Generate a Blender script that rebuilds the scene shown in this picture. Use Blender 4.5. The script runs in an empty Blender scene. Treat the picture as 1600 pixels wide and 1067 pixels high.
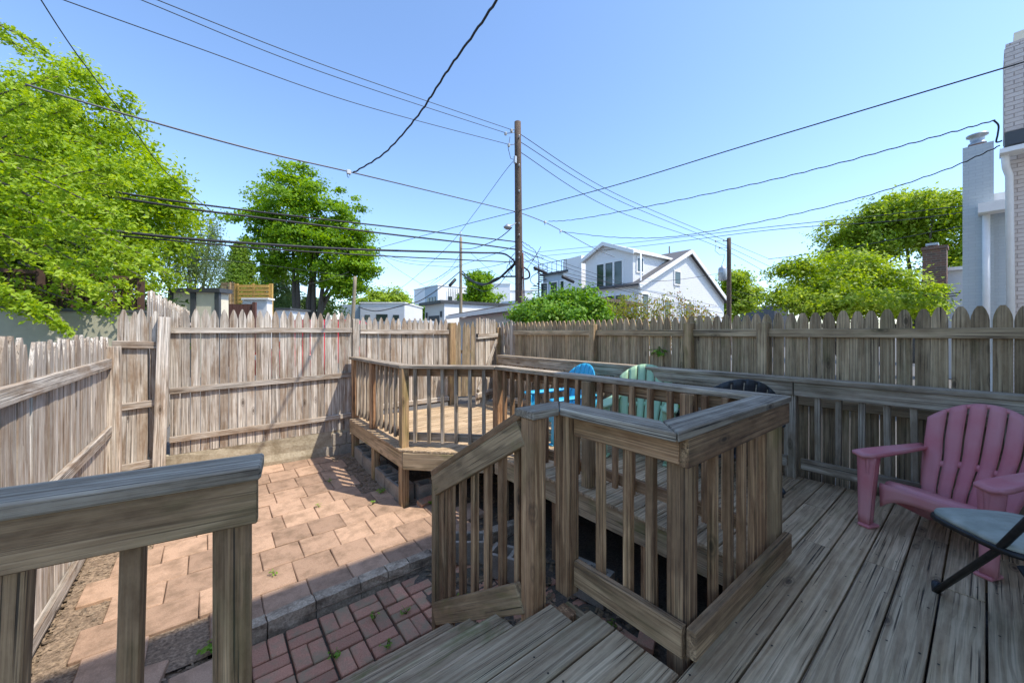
import bpy, bmesh, math, random
import numpy as np
from mathutils import Vector, Matrix
random.seed(7)
R_ = random.Random(11)
scene = bpy.context.scene
COL = scene.collection
# ------------------------------------------------------------------ camera
EYE = 1.95
HEAD = math.radians(38.7)
FPX, CXP, HOR = 593.0, 800.0, 519.5           # focal length, centre column and horizon row of a 1600 x 1067 picture
cam = bpy.data.cameras.new("camera"); camo = bpy.data.objects.new("camera", cam)
COL.objects.link(camo)
camo.location = (0, 0, EYE); camo.rotation_euler = (math.radians(90), 0, -HEAD)
cam.sensor_width = 36; cam.lens = FPX/1600*36; cam.shift_y = -(533.5-HOR)/1600
cam.clip_start = 0.05; cam.clip_end = 2000
scene.camera = camo
# ------------------------------------------------------------------ light
SX, SY, SZ = 0.36, -0.56, 1.0                  # direction to the sun
el = math.atan2(SZ, math.hypot(SX, SY))
world = bpy.data.worlds.new("World"); scene.world = world; world.use_nodes = True
wn = world.node_tree; wn.nodes.clear()
wo = wn.nodes.new("ShaderNodeOutputWorld"); wb = wn.nodes.new("ShaderNodeBackground"); ws = wn.nodes.new("ShaderNodeTexSky")
ws.sky_type = 'NISHITA'; ws.sun_disc = False; ws.sun_elevation = el; ws.sun_rotation = math.atan2(SX, SY)
ws.altitude = 0; ws.air_density = 1.0; ws.dust_density = 0.6; ws.ozone_density = 5.0
wb.inputs[1].default_value = 0.15
wn.links.new(ws.outputs[0], wb.inputs[0]); wn.links.new(wb.outputs[0], wo.inputs[0])
sun = bpy.data.lights.new("sun", 'SUN'); sun.energy = 2.55; sun.angle = math.radians(0.53); sun.color = (1.0, 0.93, 0.82)
suno = bpy.data.objects.new("sun", sun); COL.objects.link(suno); suno.location = (5, -8, 20)
suno.rotation_euler = Vector((SX, SY, SZ)).to_track_quat('Z', 'Y').to_euler()
scene.view_settings.view_transform = 'Standard'; scene.view_settings.look = 'None'
scene.view_settings.gamma = 1; scene.view_settings.use_curve_mapping = False
scene.view_settings.exposure = 1.12
# ------------------------------------------------------------------ helpers
FW = Vector((math.sin(HEAD), math.cos(HEAD), 0)); RT = Vector((math.cos(HEAD), -math.sin(HEAD), 0))
def W(px, py, d):
    """surveyed point: picture column/row at a distance d along the viewing axis"""
    p = FW*d + RT*((px-CXP)/FPX*d); p.z = EYE + (HOR-py)/FPX*d
    return p
def G(px, d, z):
    p = FW*d + RT*((px-CXP)/FPX*d); p.z = z
    return p
def hsv(r, g, b): return (r, g, b, 1)
def srgb(r, g, b):
    f = lambda c: (c/255/12.92 if c/255 <= .04045 else ((c/255+.055)/1.055)**2.4)
    return (f(r), f(g), f(b), 1)
class N:
    """tiny node-graph helper"""
    def __init__(s, name):
        s.m = bpy.data.materials.new(name); s.m.use_nodes = True; s.t = s.m.node_tree; s.t.nodes.clear()
        s.out = s.n("OutputMaterial"); s.b = s.n("BsdfPrincipled"); s.l(s.b.outputs[0], s.out.inputs[0])
    def n(s, k, **kw):
        x = s.t.nodes.new("ShaderNode"+k)
        for a, v in kw.items(): setattr(x, a, v)
        return x
    def l(s, a, b): s.t.links.new(a, b)
    def coord(s, scale=(1,1,1), kind='Object', rnd=True, offs=None):
        tc = s.n("TexCoord"); mp = s.n("VectorMath", operation='MULTIPLY'); mp.inputs[1].default_value = scale
        src = tc.outputs[kind]
        if rnd:
            oi = s.n("ObjectInfo"); mu = s.n("VectorMath", operation='MULTIPLY'); mu.inputs[1].default_value = (37.3, 91.7, 53.1)
            s.l(oi.outputs['Random'], mu.inputs[0]); ad = s.n("VectorMath", operation='ADD')
            s.l(src, ad.inputs[0]); s.l(mu.outputs[0], ad.inputs[1]); src = ad.outputs[0]
        s.l(src, mp.inputs[0]); return mp.outputs[0]
    def noise(s, vec, scale=1, detail=4, rough=.55, dist=0):
        x = s.n("TexNoise"); x.inputs['Scale'].default_value = scale; x.inputs['Detail'].default_value = detail
        x.inputs['Roughness'].default_value = rough; x.inputs['Distortion'].default_value = dist
        s.l(vec, x.inputs['Vector']); return x.outputs['Fac']
    def ramp(s, fac, stops):
        x = s.n("ValToRGB"); e = x.color_ramp.elements
        while len(e) < len(stops): e.new(.5)
        for i, (p, c) in enumerate(stops):
            e[i].position = p; e[i].color = c if len(c) == 4 else (*c, 1)
        s.l(fac, x.inputs[0]); return x.outputs[0]
    def mix(s, fac, a, b, mode='MIX'):
        x = s.n("Mix", data_type='RGBA', blend_type=mode)
        for sock, v in ((x.inputs[0], fac), (x.inputs[6], a), (x.inputs[7], b)):
            if hasattr(v, 'links') or hasattr(v, 'is_linked'): s.l(v, sock)
            else: sock.default_value = v
        return x.outputs[2]
    def math(s, op, a, b=0.0):
        x = s.n("Math", operation=op)
        for sock, v in ((x.inputs[0], a), (x.inputs[1], b)):
            if hasattr(v, 'is_linked'): s.l(v, sock)
            else: sock.default_value = v
        return x.outputs[0]
    def bump(s, h, strength=.5, dist=.003):
        x = s.n("Bump"); x.inputs['Strength'].default_value = strength; x.inputs['Distance'].default_value = dist
        s.l(h, x.inputs['Height']); s.l(x.outputs[0], s.b.inputs['Normal'])
    def col(s, c):
        if hasattr(c, 'is_linked'): s.l(c, s.b.inputs['Base Color'])
        else: s.b.inputs['Base Color'].default_value = c
    def set(s, **kw):
        for k, v in kw.items(): s.b.inputs[k.replace('_', ' ')].default_value = v
        return s.m
G4 = lambda v: (v, v, v, 1)
def wood(name, light, dark, brown, moss=0.0, stain=.5, wear=(.45, .62), rings=.55, var=.35, mosscol=(.11, .13, .03, 1), line=.9, band=(.42, .60)):
    """weathered timber; grain runs along the local x axis of each board"""
    k = N(name)
    g1 = k.noise(k.coord((1.1, 105, 105)), 1, 4, .65, .3)
    g2 = k.noise(k.coord((.5, 24, 24)), 1, 4, .6, .4)
    wv = k.n("TexWave", wave_type='BANDS', bands_direction='Y', wave_profile='SIN')
    wv.inputs['Scale'].default_value = 1.0; wv.inputs['Distortion'].default_value = 11; wv.inputs['Detail'].default_value = 2
    wv.inputs['Detail Scale'].default_value = .8; k.l(k.coord((1.5, 9, 7)), wv.inputs['Vector'])
    base = k.mix(k.ramp(g2, [(band[0], G4(0)), (band[1], G4(1))]), dark, light)
    ring = k.ramp(wv.outputs['Fac'], [(.5, G4(0)), (.8, G4(1))])
    base = k.mix(k.math('MULTIPLY', ring, min(1, rings)), base, tuple(c*.8 for c in brown[:3])+(1,))
    base = k.mix(k.ramp(g1, [(.40, G4(line)), (.55, G4(0))]), base, k.mix(.55, dark, (.03, .02, .012, 1)))
    st = k.ramp(k.noise(k.coord((1.0, 8, 8)), 1, 4, .6, .6), [(wear[0], G4(0)), (wear[1], G4(1))])
    base = k.mix(k.math('MULTIPLY', st, stain), base, brown)
    bl = k.ramp(k.noise(k.coord((5, 14, 14)), 1, 5, .7), [(.4, G4(0)), (.75, G4(.28))])
    base = k.mix(bl, base, tuple(min(1, c*1.35) for c in light[:3])+(1,))
    ck = k.ramp(k.noise(k.coord((1.0, 150, 150)), 1, 2, .5, .15), [(.60, G4(0)), (.67, G4(1))])
    ck2 = k.math('MULTIPLY', ck, k.ramp(k.noise(k.coord((3, 9, 9)), 1, 2, .5), [(.40, G4(0)), (.56, G4(1))]))
    base = k.mix(k.math('MULTIPLY', ck2, .85), base, (.02, .015, .01, 1))
    kn = k.n("TexVoronoi"); kn.inputs['Scale'].default_value = 1; k.l(k.coord((3.2, 8, 8)), kn.inputs['Vector'])
    kg = k.n('SeparateColor'); k.l(kn.outputs['Color'], kg.inputs[0])
    kr = k.ramp(kn.outputs['Distance'], [(.07, G4(1)), (.10, G4(.6)), (.12, G4(.2)), (.15, G4(.6)), (.22, G4(0))])
    kr = k.math('MULTIPLY', kr, k.math('GREATER_THAN', kg.outputs[0], .52))
    base = k.mix(k.math('MULTIPLY', kr, .8), base, (.055, .032, .018, 1))
    if moss:
        mo = k.ramp(k.noise(k.coord((2.6, 6, 6)), 1, 4, .6, .4), [(.53, G4(0)), (.68, G4(1))])
        base = k.mix(k.math('MULTIPLY', mo, moss), base, mosscol)
    oi = k.n("ObjectInfo")
    mr = k.n("MapRange"); mr.inputs[3].default_value = 1-var; mr.inputs[4].default_value = 1+var*.55
    k.l(oi.outputs['Random'], mr.inputs[0])
    hs = k.n("HueSaturation"); k.l(mr.outputs[0], hs.inputs['Value']); k.l(base, hs.inputs['Color'])
    k.col(hs.outputs[0])
    hgt = k.math('SUBTRACT', k.math('ADD', g1, k.math('MULTIPLY', wv.outputs['Fac'], .5)), k.math('MULTIPLY', ck2, 1.6))
    k.bump(hgt, .7, .005)
    return k.set(Roughness=.85)
M = {}
M['fence'] = wood('fence_wood', (.78, .70, .60, 1), (.46, .385, .31, 1), (.24, .15, .082, 1), stain=.7, rings=.25, var=.22, wear=(.47, .57))
M['fence_old'] = wood('old_fence_wood', (.72, .53, .325, 1), (.42, .29, .16, 1), (.24, .145, .07, 1), moss=.35, stain=.5, rings=.35, var=.28)
M['deck'] = wood('deck_board_wood', (.76, .565, .355, 1), (.50, .345, .195, 1), (.28, .17, .085, 1), moss=.15, stain=.45, rings=.5, var=.2, line=.45, band=(.36, .66))
M['rail'] = wood('railing_wood', (.74, .455, .235, 1), (.36, .185, .085, 1), (.19, .088, .034, 1), moss=.16, stain=.5, rings=.6, var=.3)
M['rail_aged_shaded'] = wood('aged_shaded_railing_wood', (.68, .44, .235, 1), (.34, .195, .095, 1), (.18, .095, .04, 1), moss=.25, stain=.6, rings=.6, var=.2)  # darker wood: aged bottom rails, plus the near left railing's shade as colour
M['cap'] = wood('railing_cap_wood', (.64, .54, .41, 1), (.33, .255, .175, 1), (.20, .135, .078, 1), moss=.12, stain=.5, rings=.6, var=.18)
M['tread'] = wood('tread_wood', (.70, .52, .33, 1), (.42, .29, .165, 1), (.26, .16, .08, 1), line=.6, band=(.36, .66), moss=.7, stain=.5, rings=.6, var=.15, mosscol=(.13, .16, .03, 1))
M['fresh'] = wood('fresh_pine_wood', (.60, .40, .21, 1), (.40, .25, .125, 1), (.24, .155, .075, 1), line=.6, moss=.42, stain=.4, rings=.6, var=.15, mosscol=(.20, .19, .035, 1))
M['fascia'] = wood('fascia_wood', (.64, .47, .28, 1), (.45, .315, .18, 1), (.26, .185, .09, 1), line=.5, moss=.5, stain=.4, rings=.6, var=.12, mosscol=(.18, .19, .04, 1))
def flat(name, c, rough=.6, metal=0, nz=0, nscale=8, bump=0, var=0, spec=.5):
    k = N(name); base = c
    if nz:
        f = k.noise(k.coord((1, 1, 1)), nscale, 5, .6)
        base = k.mix(k.ramp(f, [(.3, G4(0)), (.7, G4(1))]), tuple(x*(1-nz) for x in c[:3])+(1,), tuple(min(1, x*(1+nz*.6)) for x in c[:3])+(1,))
        if bump: k.bump(f, bump, .004)
    if var:
        oi = k.n("ObjectInfo"); mr = k.n("MapRange"); mr.inputs[3].default_value = 1-var; mr.inputs[4].default_value = 1+var*.6
        k.l(oi.outputs['Random'], mr.inputs[0]); hs = k.n("HueSaturation"); k.l(mr.outputs[0], hs.inputs['Value'])
        if hasattr(base, 'is_linked'): k.l(base, hs.inputs['Color'])
        else: hs.inputs['Color'].default_value = base
        base = hs.outputs[0]
    k.col(base); k.b.inputs['Specular IOR Level'].default_value = spec
    return k.set(Roughness=rough, Metallic=metal)
def stone(name, a, b, dirt, dirtamt=.6, fine=140, bumpd=.003, var=.2):
    k = N(name)
    f = k.noise(k.coord((1, 1, 1)), fine, 3, .7)
    c = k.mix(k.ramp(f, [(.32, G4(0)), (.68, G4(1))]), a, b)
    d = k.ramp(k.noise(k.coord((1, 1, 1)), 7, 5, .65), [(.45, G4(0)), (.66, G4(1))])
    c = k.mix(k.math('MULTIPLY', d, dirtamt), c, dirt)
    oi = k.n("ObjectInfo"); mr = k.n("MapRange"); mr.inputs[3].default_value = 1-var; mr.inputs[4].default_value = 1+var*.6
    k.l(oi.outputs['Random'], mr.inputs[0]); hs = k.n("HueSaturation"); k.l(mr.outputs[0], hs.inputs['Value']); k.l(c, hs.inputs['Color'])
    k.col(hs.outputs[0]); k.bump(k.math('ADD', f, k.noise(k.coord((1,1,1)), 25, 4, .6)), .5, bumpd)
    return k.set(Roughness=.9)
M['paver'] = stone('red_sandstone_paver', (.38, .235, .15, 1), (.53, .355, .24, 1), (.24, .155, .095, 1), .8, var=.28)
M['brick'] = stone('red_path_brick', (.42, .18, .11, 1), (.58, .30, .19, 1), (.32, .245, .145, 1), 1.0, 120, .004, .25)
M['kerb'] = stone('grey_kerb_stone', (.30, .235, .16, 1), (.60, .49, .36, 1), (.12, .085, .055, 1), .8, 60, .008, .2)
M['block'] = stone('concrete_block', (.28, .24, .19, 1), (.40, .35, .28, 1), (.19, .15, .10, 1), .6, 90, .003, .12)
M['conc'] = stone('mossy_concrete', (.34, .28, .19, 1), (.46, .40, .29, 1), (.20, .155, .09, 1), .75, 40, .006, .05)
M['soil'] = stone('damp_soil', (.045, .034, .024, 1), (.15, .115, .08, 1), (.08, .075, .04, 1), .5, 60, .012, 0)
M['mulch'] = stone('dry_mulch', (.09, .06, .038, 1), (.40, .29, .19, 1), (.14, .095, .06, 1), .55, 45, .014, .2)
M['asphalt'] = stone('alley_asphalt', (.09, .085, .08, 1), (.16, .15, .14, 1), (.12, .11, .10, 1), .5, 50, .004, 0)
# ------------------------------------------------------------------ objects
def thing(name, label, cat, loc=(0, 0, 0), group=None):
    o = bpy.data.objects.new(name, None); COL.objects.link(o); o.location = loc; o.empty_display_size = .1
    o['label'] = label; o['category'] = cat
    if group: o['group'] = group
    return o
def tag(o, label, cat, group=None):
    o['label'] = label; o['category'] = cat
    if group: o['group'] = group
    return o
def wmat(o):
    m = Matrix.Translation(o.location) if o.type == 'EMPTY' else o.matrix_basis.copy()
    if o.parent is not None: m = wmat(o.parent) @ o.matrix_parent_inverse @ o.matrix_basis
    else: m = o.matrix_basis.copy()
    return m
def link(name, me, mat, parent=None, mw=None):
    o = bpy.data.objects.new(name, me); COL.objects.link(o)
    if mat is not None and len(me.materials) == 0: me.materials.append(M[mat] if isinstance(mat, str) else mat)
    if mw is not None: o.matrix_basis = mw
    if parent is not None:
        o.parent = parent; o.matrix_parent_inverse = wmat(parent).inverted()
    return o
def mesh(name, verts, faces, smooth=False):
    me = bpy.data.meshes.new(name); me.from_pydata([tuple(v) for v in verts], [], faces); me.update()
    if smooth:
        for p in me.polygons: p.use_smooth = True
    return me
def bm_mesh(name, bm, smooth=False):
    bmesh.ops.recalc_face_normals(bm, faces=bm.faces)
    me = bpy.data.meshes.new(name); bm.to_mesh(me); bm.free()
    if smooth:
        for p in me.polygons: p.use_smooth = True
    return me
_cache = {}
def box_mesh(L, w, t, bev, mat):
    key = (round(L, 2), round(w, 3), round(t, 3), bev, mat)
    if key in _cache: return _cache[key]
    bm = bmesh.new(); bmesh.ops.create_cube(bm, size=1)
    for v in bm.verts: v.co = Vector((v.co.x*key[0], v.co.y*key[1], v.co.z*key[2]))
    if bev: bmesh.ops.bevel(bm, geom=bm.edges[:], offset=bev, segments=1, affect='EDGES')
    me = bm_mesh('board', bm); me.materials.append(M[mat]); _cache[key] = me
    return me
def frame(a, b, up):
    x = (b-a).normalized(); up = Vector(up); y = up.cross(x)
    if y.length < 1e-5: y = Vector((0, 1, 0)).cross(x) if abs(x.y) < .9 else Vector((1, 0, 0)).cross(x)
    y.normalize(); z = x.cross(y)
    m = Matrix.Identity(4)
    for i, v in enumerate((x, y, z)):
        for j in range(3): m[j][i] = v[j]
    return m
def board(name, a, b, w, t, mat, parent, up=(0, 0, 1), bev=.004, jit=0):
    """plank from end centre a to end centre b; w across, t along up"""
    a, b = Vector(a), Vector(b); L = (b-a).length
    m = frame(a, b, up)
    if jit: m = m @ Matrix.Rotation(R_.uniform(-jit, jit), 4, 'X')
    sgn = 1
    mw = Matrix.Translation((a+b)/2) @ m
    if R_.random() < .5: mw = mw @ Matrix.Rotation(math.pi, 4, 'X')
    return link(name, box_mesh(L, w, t, bev, mat), None, parent, mw)
def prism(name, pts, z0, z1, mat, parent, longdir=(1, 0), bev=0):
    """horizontal polygon between two heights; its grain runs along longdir"""
    c = Vector((sum(p[0] for p in pts)/len(pts), sum(p[1] for p in pts)/len(pts), (z0+z1)/2))
    d = Vector((longdir[0], longdir[1], 0)).normalized(); e = Vector((-d.y, d.x, 0))
    bm = bmesh.new(); vs = []
    h = (z1-z0)/2
    loc = [((Vector((p[0], p[1], 0))-Vector((c.x, c.y, 0))).dot(d), (Vector((p[0], p[1], 0))-Vector((c.x, c.y, 0))).dot(e)) for p in pts]
    lo = [bm.verts.new((x, y, -h)) for x, y in loc]; hi = [bm.verts.new((x, y, h)) for x, y in loc]
    bm.faces.new(lo[::-1]); bm.faces.new(hi); n = len(pts)
    for i in range(n): bm.faces.new((lo[i], lo[(i+1) % n], hi[(i+1) % n], hi[i]))
    if bev: bmesh.ops.bevel(bm, geom=bm.edges[:], offset=bev, segments=1, affect='EDGES')
    me = bm_mesh(name, bm)
    m = Matrix.Identity(4)
    for i, v in enumerate((d, e, Vector((0, 0, 1)))):
        for j in range(3): m[j][i] = v[j]
    return link(name, me, mat, parent, Matrix.Translation(c) @ m)
def box(name, lo, hi, mat, parent=None, bev=0, mw=None):
    lo, hi = Vector(lo), Vector(hi); c = (lo+hi)/2; s = hi-lo
    bm = bmesh.new(); bmesh.ops.create_cube(bm, size=1)
    for v in bm.verts: v.co = Vector((v.co.x*s.x, v.co.y*s.y, v.co.z*s.z))
    if bev: bmesh.ops.bevel(bm, geom=bm.edges[:], offset=bev, segments=1, affect='EDGES')
    return link(name, bm_mesh(name, bm), mat, parent, (mw or Matrix.Identity(4)) @ Matrix.Translation(c))
def poly_extrude(name, pts3, vec, mat, parent=None):
    """any planar polygon pushed along vec"""
    n = len(pts3); vec = Vector(vec); c = sum((Vector(p) for p in pts3), Vector())/n
    v = [Vector(p)-c for p in pts3]; v += [p+vec for p in v]
    f = [tuple(range(n))[::-1], tuple(range(n, 2*n))]+[(i, (i+1) % n, n+(i+1) % n, n+i) for i in range(n)]
    bm = bmesh.new(); vs = [bm.verts.new(p) for p in v]
    for q in f: bm.faces.new([vs[i] for i in q])
    return link(name, bm_mesh(name, bm), mat, parent, Matrix.Translation(c))
def tube_geo(pts, rad, n=6, caps=True, verts=None, faces=None):
    verts = [] if verts is None else verts; faces = [] if faces is None else faces
    P = [Vector(p) for p in pts]; rad = rad if hasattr(rad, '__len__') else [rad]*len(P); base = len(verts)
    ref = None
    for i, p in enumerate(P):
        d = (P[min(i+1, len(P)-1)]-P[max(i-1, 0)]).normalized()
        if ref is None: ref = d.orthogonal().normalized()
        ref = (ref-d*ref.dot(d)).normalized(); s = d.cross(ref)
        for k in range(n):
            a = 2*math.pi*k/n; verts.append(p+(ref*math.cos(a)+s*math.sin(a))*rad[i])
    for i in range(len(P)-1):
        for k in range(n):
            faces.append((base+i*n+k, base+i*n+(k+1) % n, base+(i+1)*n+(k+1) % n, base+(i+1)*n+k))
    if caps:
        faces.append(tuple(base+k for k in range(n))[::-1]); faces.append(tuple(base+(len(P)-1)*n+k for k in range(n)))
    return verts, faces
def tube(name, pts, rad, mat, parent=None, n=6, smooth=True):
    P = [Vector(p) for p in pts]; c = P[0].copy()
    v, f = tube_geo([p-c for p in P], rad, n)
    return link(name, mesh(name, v, f, smooth), mat, parent, Matrix.Translation(c))
def lathe(name, prof, loc, mat, parent=None, n=16, smooth=True, axis=None):
    v = []; f = []
    for r, z in prof:
        for k in range(n): a = 2*math.pi*k/n; v.append((r*math.cos(a), r*math.sin(a), z))
    for i in range(len(prof)-1):
        for k in range(n): f.append((i*n+k, i*n+(k+1) % n, (i+1)*n+(k+1) % n, (i+1)*n+k))
    f.append(tuple(range(n))[::-1]); f.append(tuple((len(prof)-1)*n+k for k in range(n)))
    mw = Matrix.Translation(loc)
    if axis is not None: mw = mw @ Vector(axis).to_track_quat('Z', 'Y').to_matrix().to_4x4()
    return link(name, mesh(name, v, f, smooth), mat, parent, mw)
# ================================================================== ground
def structure(o): o['kind'] = 'structure'; return o
YX0, YX1, YY0, YY1 = -0.97, 4.62, -3.0, 6.24      # the sunken yard
ALLEY = 0.42
def ground_sheet():
    B = 600; v = []; f = []
    o = [(-B, -B), (B, -B), (B, B), (-B, B)]; i = [(YX0, YY0), (YX1, YY0), (YX1, YY1), (YX0, YY1)]
    for p in o: v.append((*p, ALLEY))
    for p in i: v.append((*p, ALLEY))
    for p in i: v.append((*p, -.16))
    for k in range(4): f.append((k, (k+1) % 4, 4+(k+1) % 4, 4+k)); f.append((4+k, 4+(k+1) % 4, 8+(k+1) % 4, 8+k))
    f.append((8, 9, 10, 11))
    return structure(link('ground', mesh('ground', v, f), 'asphalt'))
ground_sheet()
def gz(x, y): return -.035 + .045*max(0, y-3.3) + .03*max(0, y-5)
def bed(name, x0, x1, y0, y1, dz, mat, n=40, amp=.012, seed=1):
    """lumpy sheet of earth following the yard's fall"""
    r = random.Random(seed); v = []; f = []
    nx = max(2, int((x1-x0)*n/2)); ny = max(2, int((y1-y0)*n/2))
    for j in range(ny+1):
        for i in range(nx+1):
            x = x0+(x1-x0)*i/nx; y = y0+(y1-y0)*j/ny
            v.append((x, y, gz(x, y)+dz+r.uniform(-amp, amp)))
    for j in range(ny):
        for i in range(nx): a = j*(nx+1)+i; f.append((a, a+1, a+nx+2, a+nx+1))
    return structure(link(name, mesh(name, v, f, True), mat))
patio = bed('patio', -.80, 1.95, 3.02, 6.12, -.022, 'mulch', 24, .003, 3)
soil = bed('soil', 1.3, 4.5, 1.0, 6.2, -.05, 'soil', 24, .02, 4)
mul = bed('mulch_bed', -.95, .0, .3, 6.1, -.04, 'mulch', 24, .016, 5)
# ---- square pavers in staggered rows, each one a slab
def slab_mesh(sx, sy, h, mat, bev=.006):
    return box_mesh(sx, sy, h, bev, mat)
PV = .305
rows = 0; y = 3.125
while y < 5.98:
    off = (.0 if rows % 2 else PV/2)+R_.uniform(-.03, .03)
    xl = -.70 + R_.uniform(-.06, .06); xr = 1.72 if y > 3.75 else 2.25
    x = xl+off*.6
    while x+PV*.5 < xr:
        cx, cy = x+PV/2, y+PV/2
        skip = (cy > 4.55 and cx > 1.42) or (cx < -.5 and R_.random() < .35) or (cy < 3.5 and cx < -.1 and R_.random() < .25)
        if not skip:
            sx = PV-.006
            o = link('paver', slab_mesh(sx, PV-.006, .05, 'paver'), None, patio,
                     Matrix.Translation((cx, cy, gz(cx, cy)-.022+R_.uniform(-.004, .004))) @ Matrix.Rotation(R_.uniform(-.02, .02), 4, 'Z') @ Matrix.Rotation(R_.uniform(-.012, .012)+math.atan(.045), 4, 'X'))
        x += PV
    y += PV; rows += 1
for cx, cy, a in ((-.02, 2.78, .05), (-.05, 2.45, -.08), (.12, 2.1, .1), (-.36, 2.98, -.2), (-.1, 1.9, 0)):
    link('paver', slab_mesh(.30, .30, .05, 'paver'), None, patio, Matrix.Translation((cx, cy, -.05)) @ Matrix.Rotation(a, 4, 'Z'))
# ---- kerb of tooled stones
kerb = structure(link('kerb', mesh('kerb', [(.0, 2.99, -.12), (2.4, 2.99, -.12), (2.4, 3.1, -.12), (0, 3.1, -.12)], [(0, 1, 2, 3)]), 'soil'))
x = .02
while x < 2.35:
    L = R_.uniform(.17, .36)
    yy = 3.05+.035*math.sin(x*1.7)
    bm = bmesh.new(); bmesh.ops.create_cube(bm, size=1); bmesh.ops.subdivide_edges(bm, edges=bm.edges[:], cuts=2, use_grid_fill=True)
    for v in bm.verts:
        v.co = Vector((v.co.x*(L-.008), v.co.y*.10, v.co.z*.13))+Vector((R_.uniform(-.004, .004), R_.uniform(-.006, .006), R_.uniform(-.004, .004)))
    me = bm_mesh('kerb_stone', bm); me.materials.append(M['kerb'])
    link('kerb_stone', me, None, kerb, Matrix.Translation((x+L/2, yy, -.055)) @ Matrix.Rotation(R_.uniform(-.03, .03)+.06*math.cos(x*1.7), 4, 'Z'))
    x += L
# ---- basket-weave brick path
path = structure(link('brick_path', mesh('brick_path', [(.0, 1.0, -.115), (2.35, 1.0, -.115), (2.35, 3.02, -.115), (.0, 3.02, -.115)], [(0, 1, 2, 3)]), 'soil'))
BL = .198
for i in range(12):
    for j in range(10):
        cx = .10+i*(BL+.006); cy = 1.05+j*(BL+.006)
        if cx > 2.3 or cy > 2.97: continue
        for s in (-1, 1):
            if (i+j) % 2: p = (cx, cy+s*BL/4); r = 0
            else: p = (cx+s*BL/4, cy); r = math.pi/2
            if R_.random() < .02: continue
            link('brick', box_mesh(BL-.004, BL/2-.008, .06, .005, 'brick'), None, path,
                 Matrix.Translation((p[0]+R_.uniform(-.003, .003), p[1]+R_.uniform(-.003, .003), -.112+R_.uniform(-.004, .004)))
                 @ Matrix.Rotation(r+R_.uniform(-.02, .02), 4, 'Z') @ Matrix.Rotation(R_.uniform(-.015, .015), 4, 'X'))
# ---- loose mulch chips: nobody could count them
def chips(name, label, cat, regions, n, size, mat, dz=0.0, seed=2, avoid=None):
    r = np.random.default_rng(seed); V = []; F = []
    for (x0, x1, y0, y1), share in regions:
        for _ in range(int(n*share)):
            x, y = r.uniform(x0, x1), r.uniform(y0, y1); z = gz(x, y)+dz+r.uniform(-.004, .012)
            a = r.uniform(0, 6.28); l = size*r.uniform(.5, 1.7); w = l*r.uniform(.2, .6); t = r.uniform(-.35, .35); u = r.uniform(-.35, .35)
            ca, sa = math.cos(a), math.sin(a); b = len(V)
            for p, q in ((-1, -1), (1, -.7), (1, .8), (-.8, 1)):
                V.append((x+ca*p*l-sa*q*w, y+sa*p*l+ca*q*w, z+t*p*l+u*q*w))
            V.append((x, y, z+w*.5))
            F += [(b, b+1, b+4), (b+1, b+2, b+4), (b+2, b+3, b+4), (b+3, b, b+4)]
    o = link(name, mesh(name, V, F), mat); o['kind'] = 'stuff'; o['label'] = label; o['category'] = cat
    return o
M['chip'] = flat('mulch_chip', (.26, .19, .125, 1), .9, nz=.75, nscale=22)
M['leafbrown'] = flat('fallen_leaf', (.20, .135, .07, 1), .8, nz=.7, nscale=14)
chips('mulch_chips', 'dry brown mulch chips along the foot of the left fence', 'mulch', [((-.92, -.3, 2.2, 6.0), .75), ((-.5, .2, 1.6, 3.0), .25)], 4200, .016, 'chip', -.03, 2)
chips('leaf_litter', 'dark leaf litter on the soil under the deck', 'leaf litter', [((1.4, 2.6, 1.2, 3.4), .4), ((1.35, 1.8, 4.4, 6.0), .3), ((1.9, 3.2, 3.2, 5.0), .3)], 1500, .022, 'leafbrown', -.03, 5)
# ================================================================== timber structures
DZ = .65                                            # deck surface
GAPY = [1.165-.146*k for k in range(17, 0, -1)]+[1.165+.146*k for k in range(0, 36)]
deck = thing('wooden_deck', 'weathered grey brown timber deck wrapping around the stair well', 'deck', (2.9, .2, 0))
def dplank(x0a, x0b, x1a, x1b, ya, yb):
    """board row: left end may be cut on the skew"""
    prism('deck_board', [(x0a, ya), (x1a, ya), (x1b, yb), (x0b, yb)], DZ-.027+R_.uniform(-.0015, .0015), DZ+R_.uniform(-.0015, .0015), 'deck', deck, (1, 0), .003)
def left_edge(y):
    if y < 3.32: return 2.40
    if y < 4.05: return 2.40-(y-3.32)*(.72/.73)
    return 1.68
for k in range(len(GAPY)-1):
    ya, yb = GAPY[k]+.004, GAPY[k+1]-.004
    if yb > 6.08: break
    ym = (ya+yb)/2
    XR = 4.17+R_.uniform(-.005, .005)
    joint = 2.93 if k % 2 else 3.55
    if ym < .727:
        if ym > -1.0:
            j0 = 1.1 if k % 3 == 0 else .3
            if k % 2: dplank(-1.0, -1.0, j0-.002, j0-.002, ya, yb); dplank(j0+.002, j0+.002, joint-.002, joint-.002, ya, yb)
            else: dplank(-1.0, -1.0, joint-.002, joint-.002, ya, yb)
            dplank(joint+.002, joint+.002, XR, XR, ya, yb)
    else:
        if ym < 1.31:
            dplank(-1.0, -1.0, 1.40 if ym < 1.165 else 1.285, 1.40 if ym < 1.165 else 1.285, ya, yb)
        la, lb = left_edge(ya), left_edge(yb)
        dplank(la-.02, lb-.02, joint-.002 if joint > la+.4 else la+.9, joint-.002 if joint > la+.4 else la+.9, ya, yb)
        xs = joint if joint > la+.4 else la+.9
        dplank(xs+.002, xs+.002, XR, XR, ya, yb)
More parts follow.
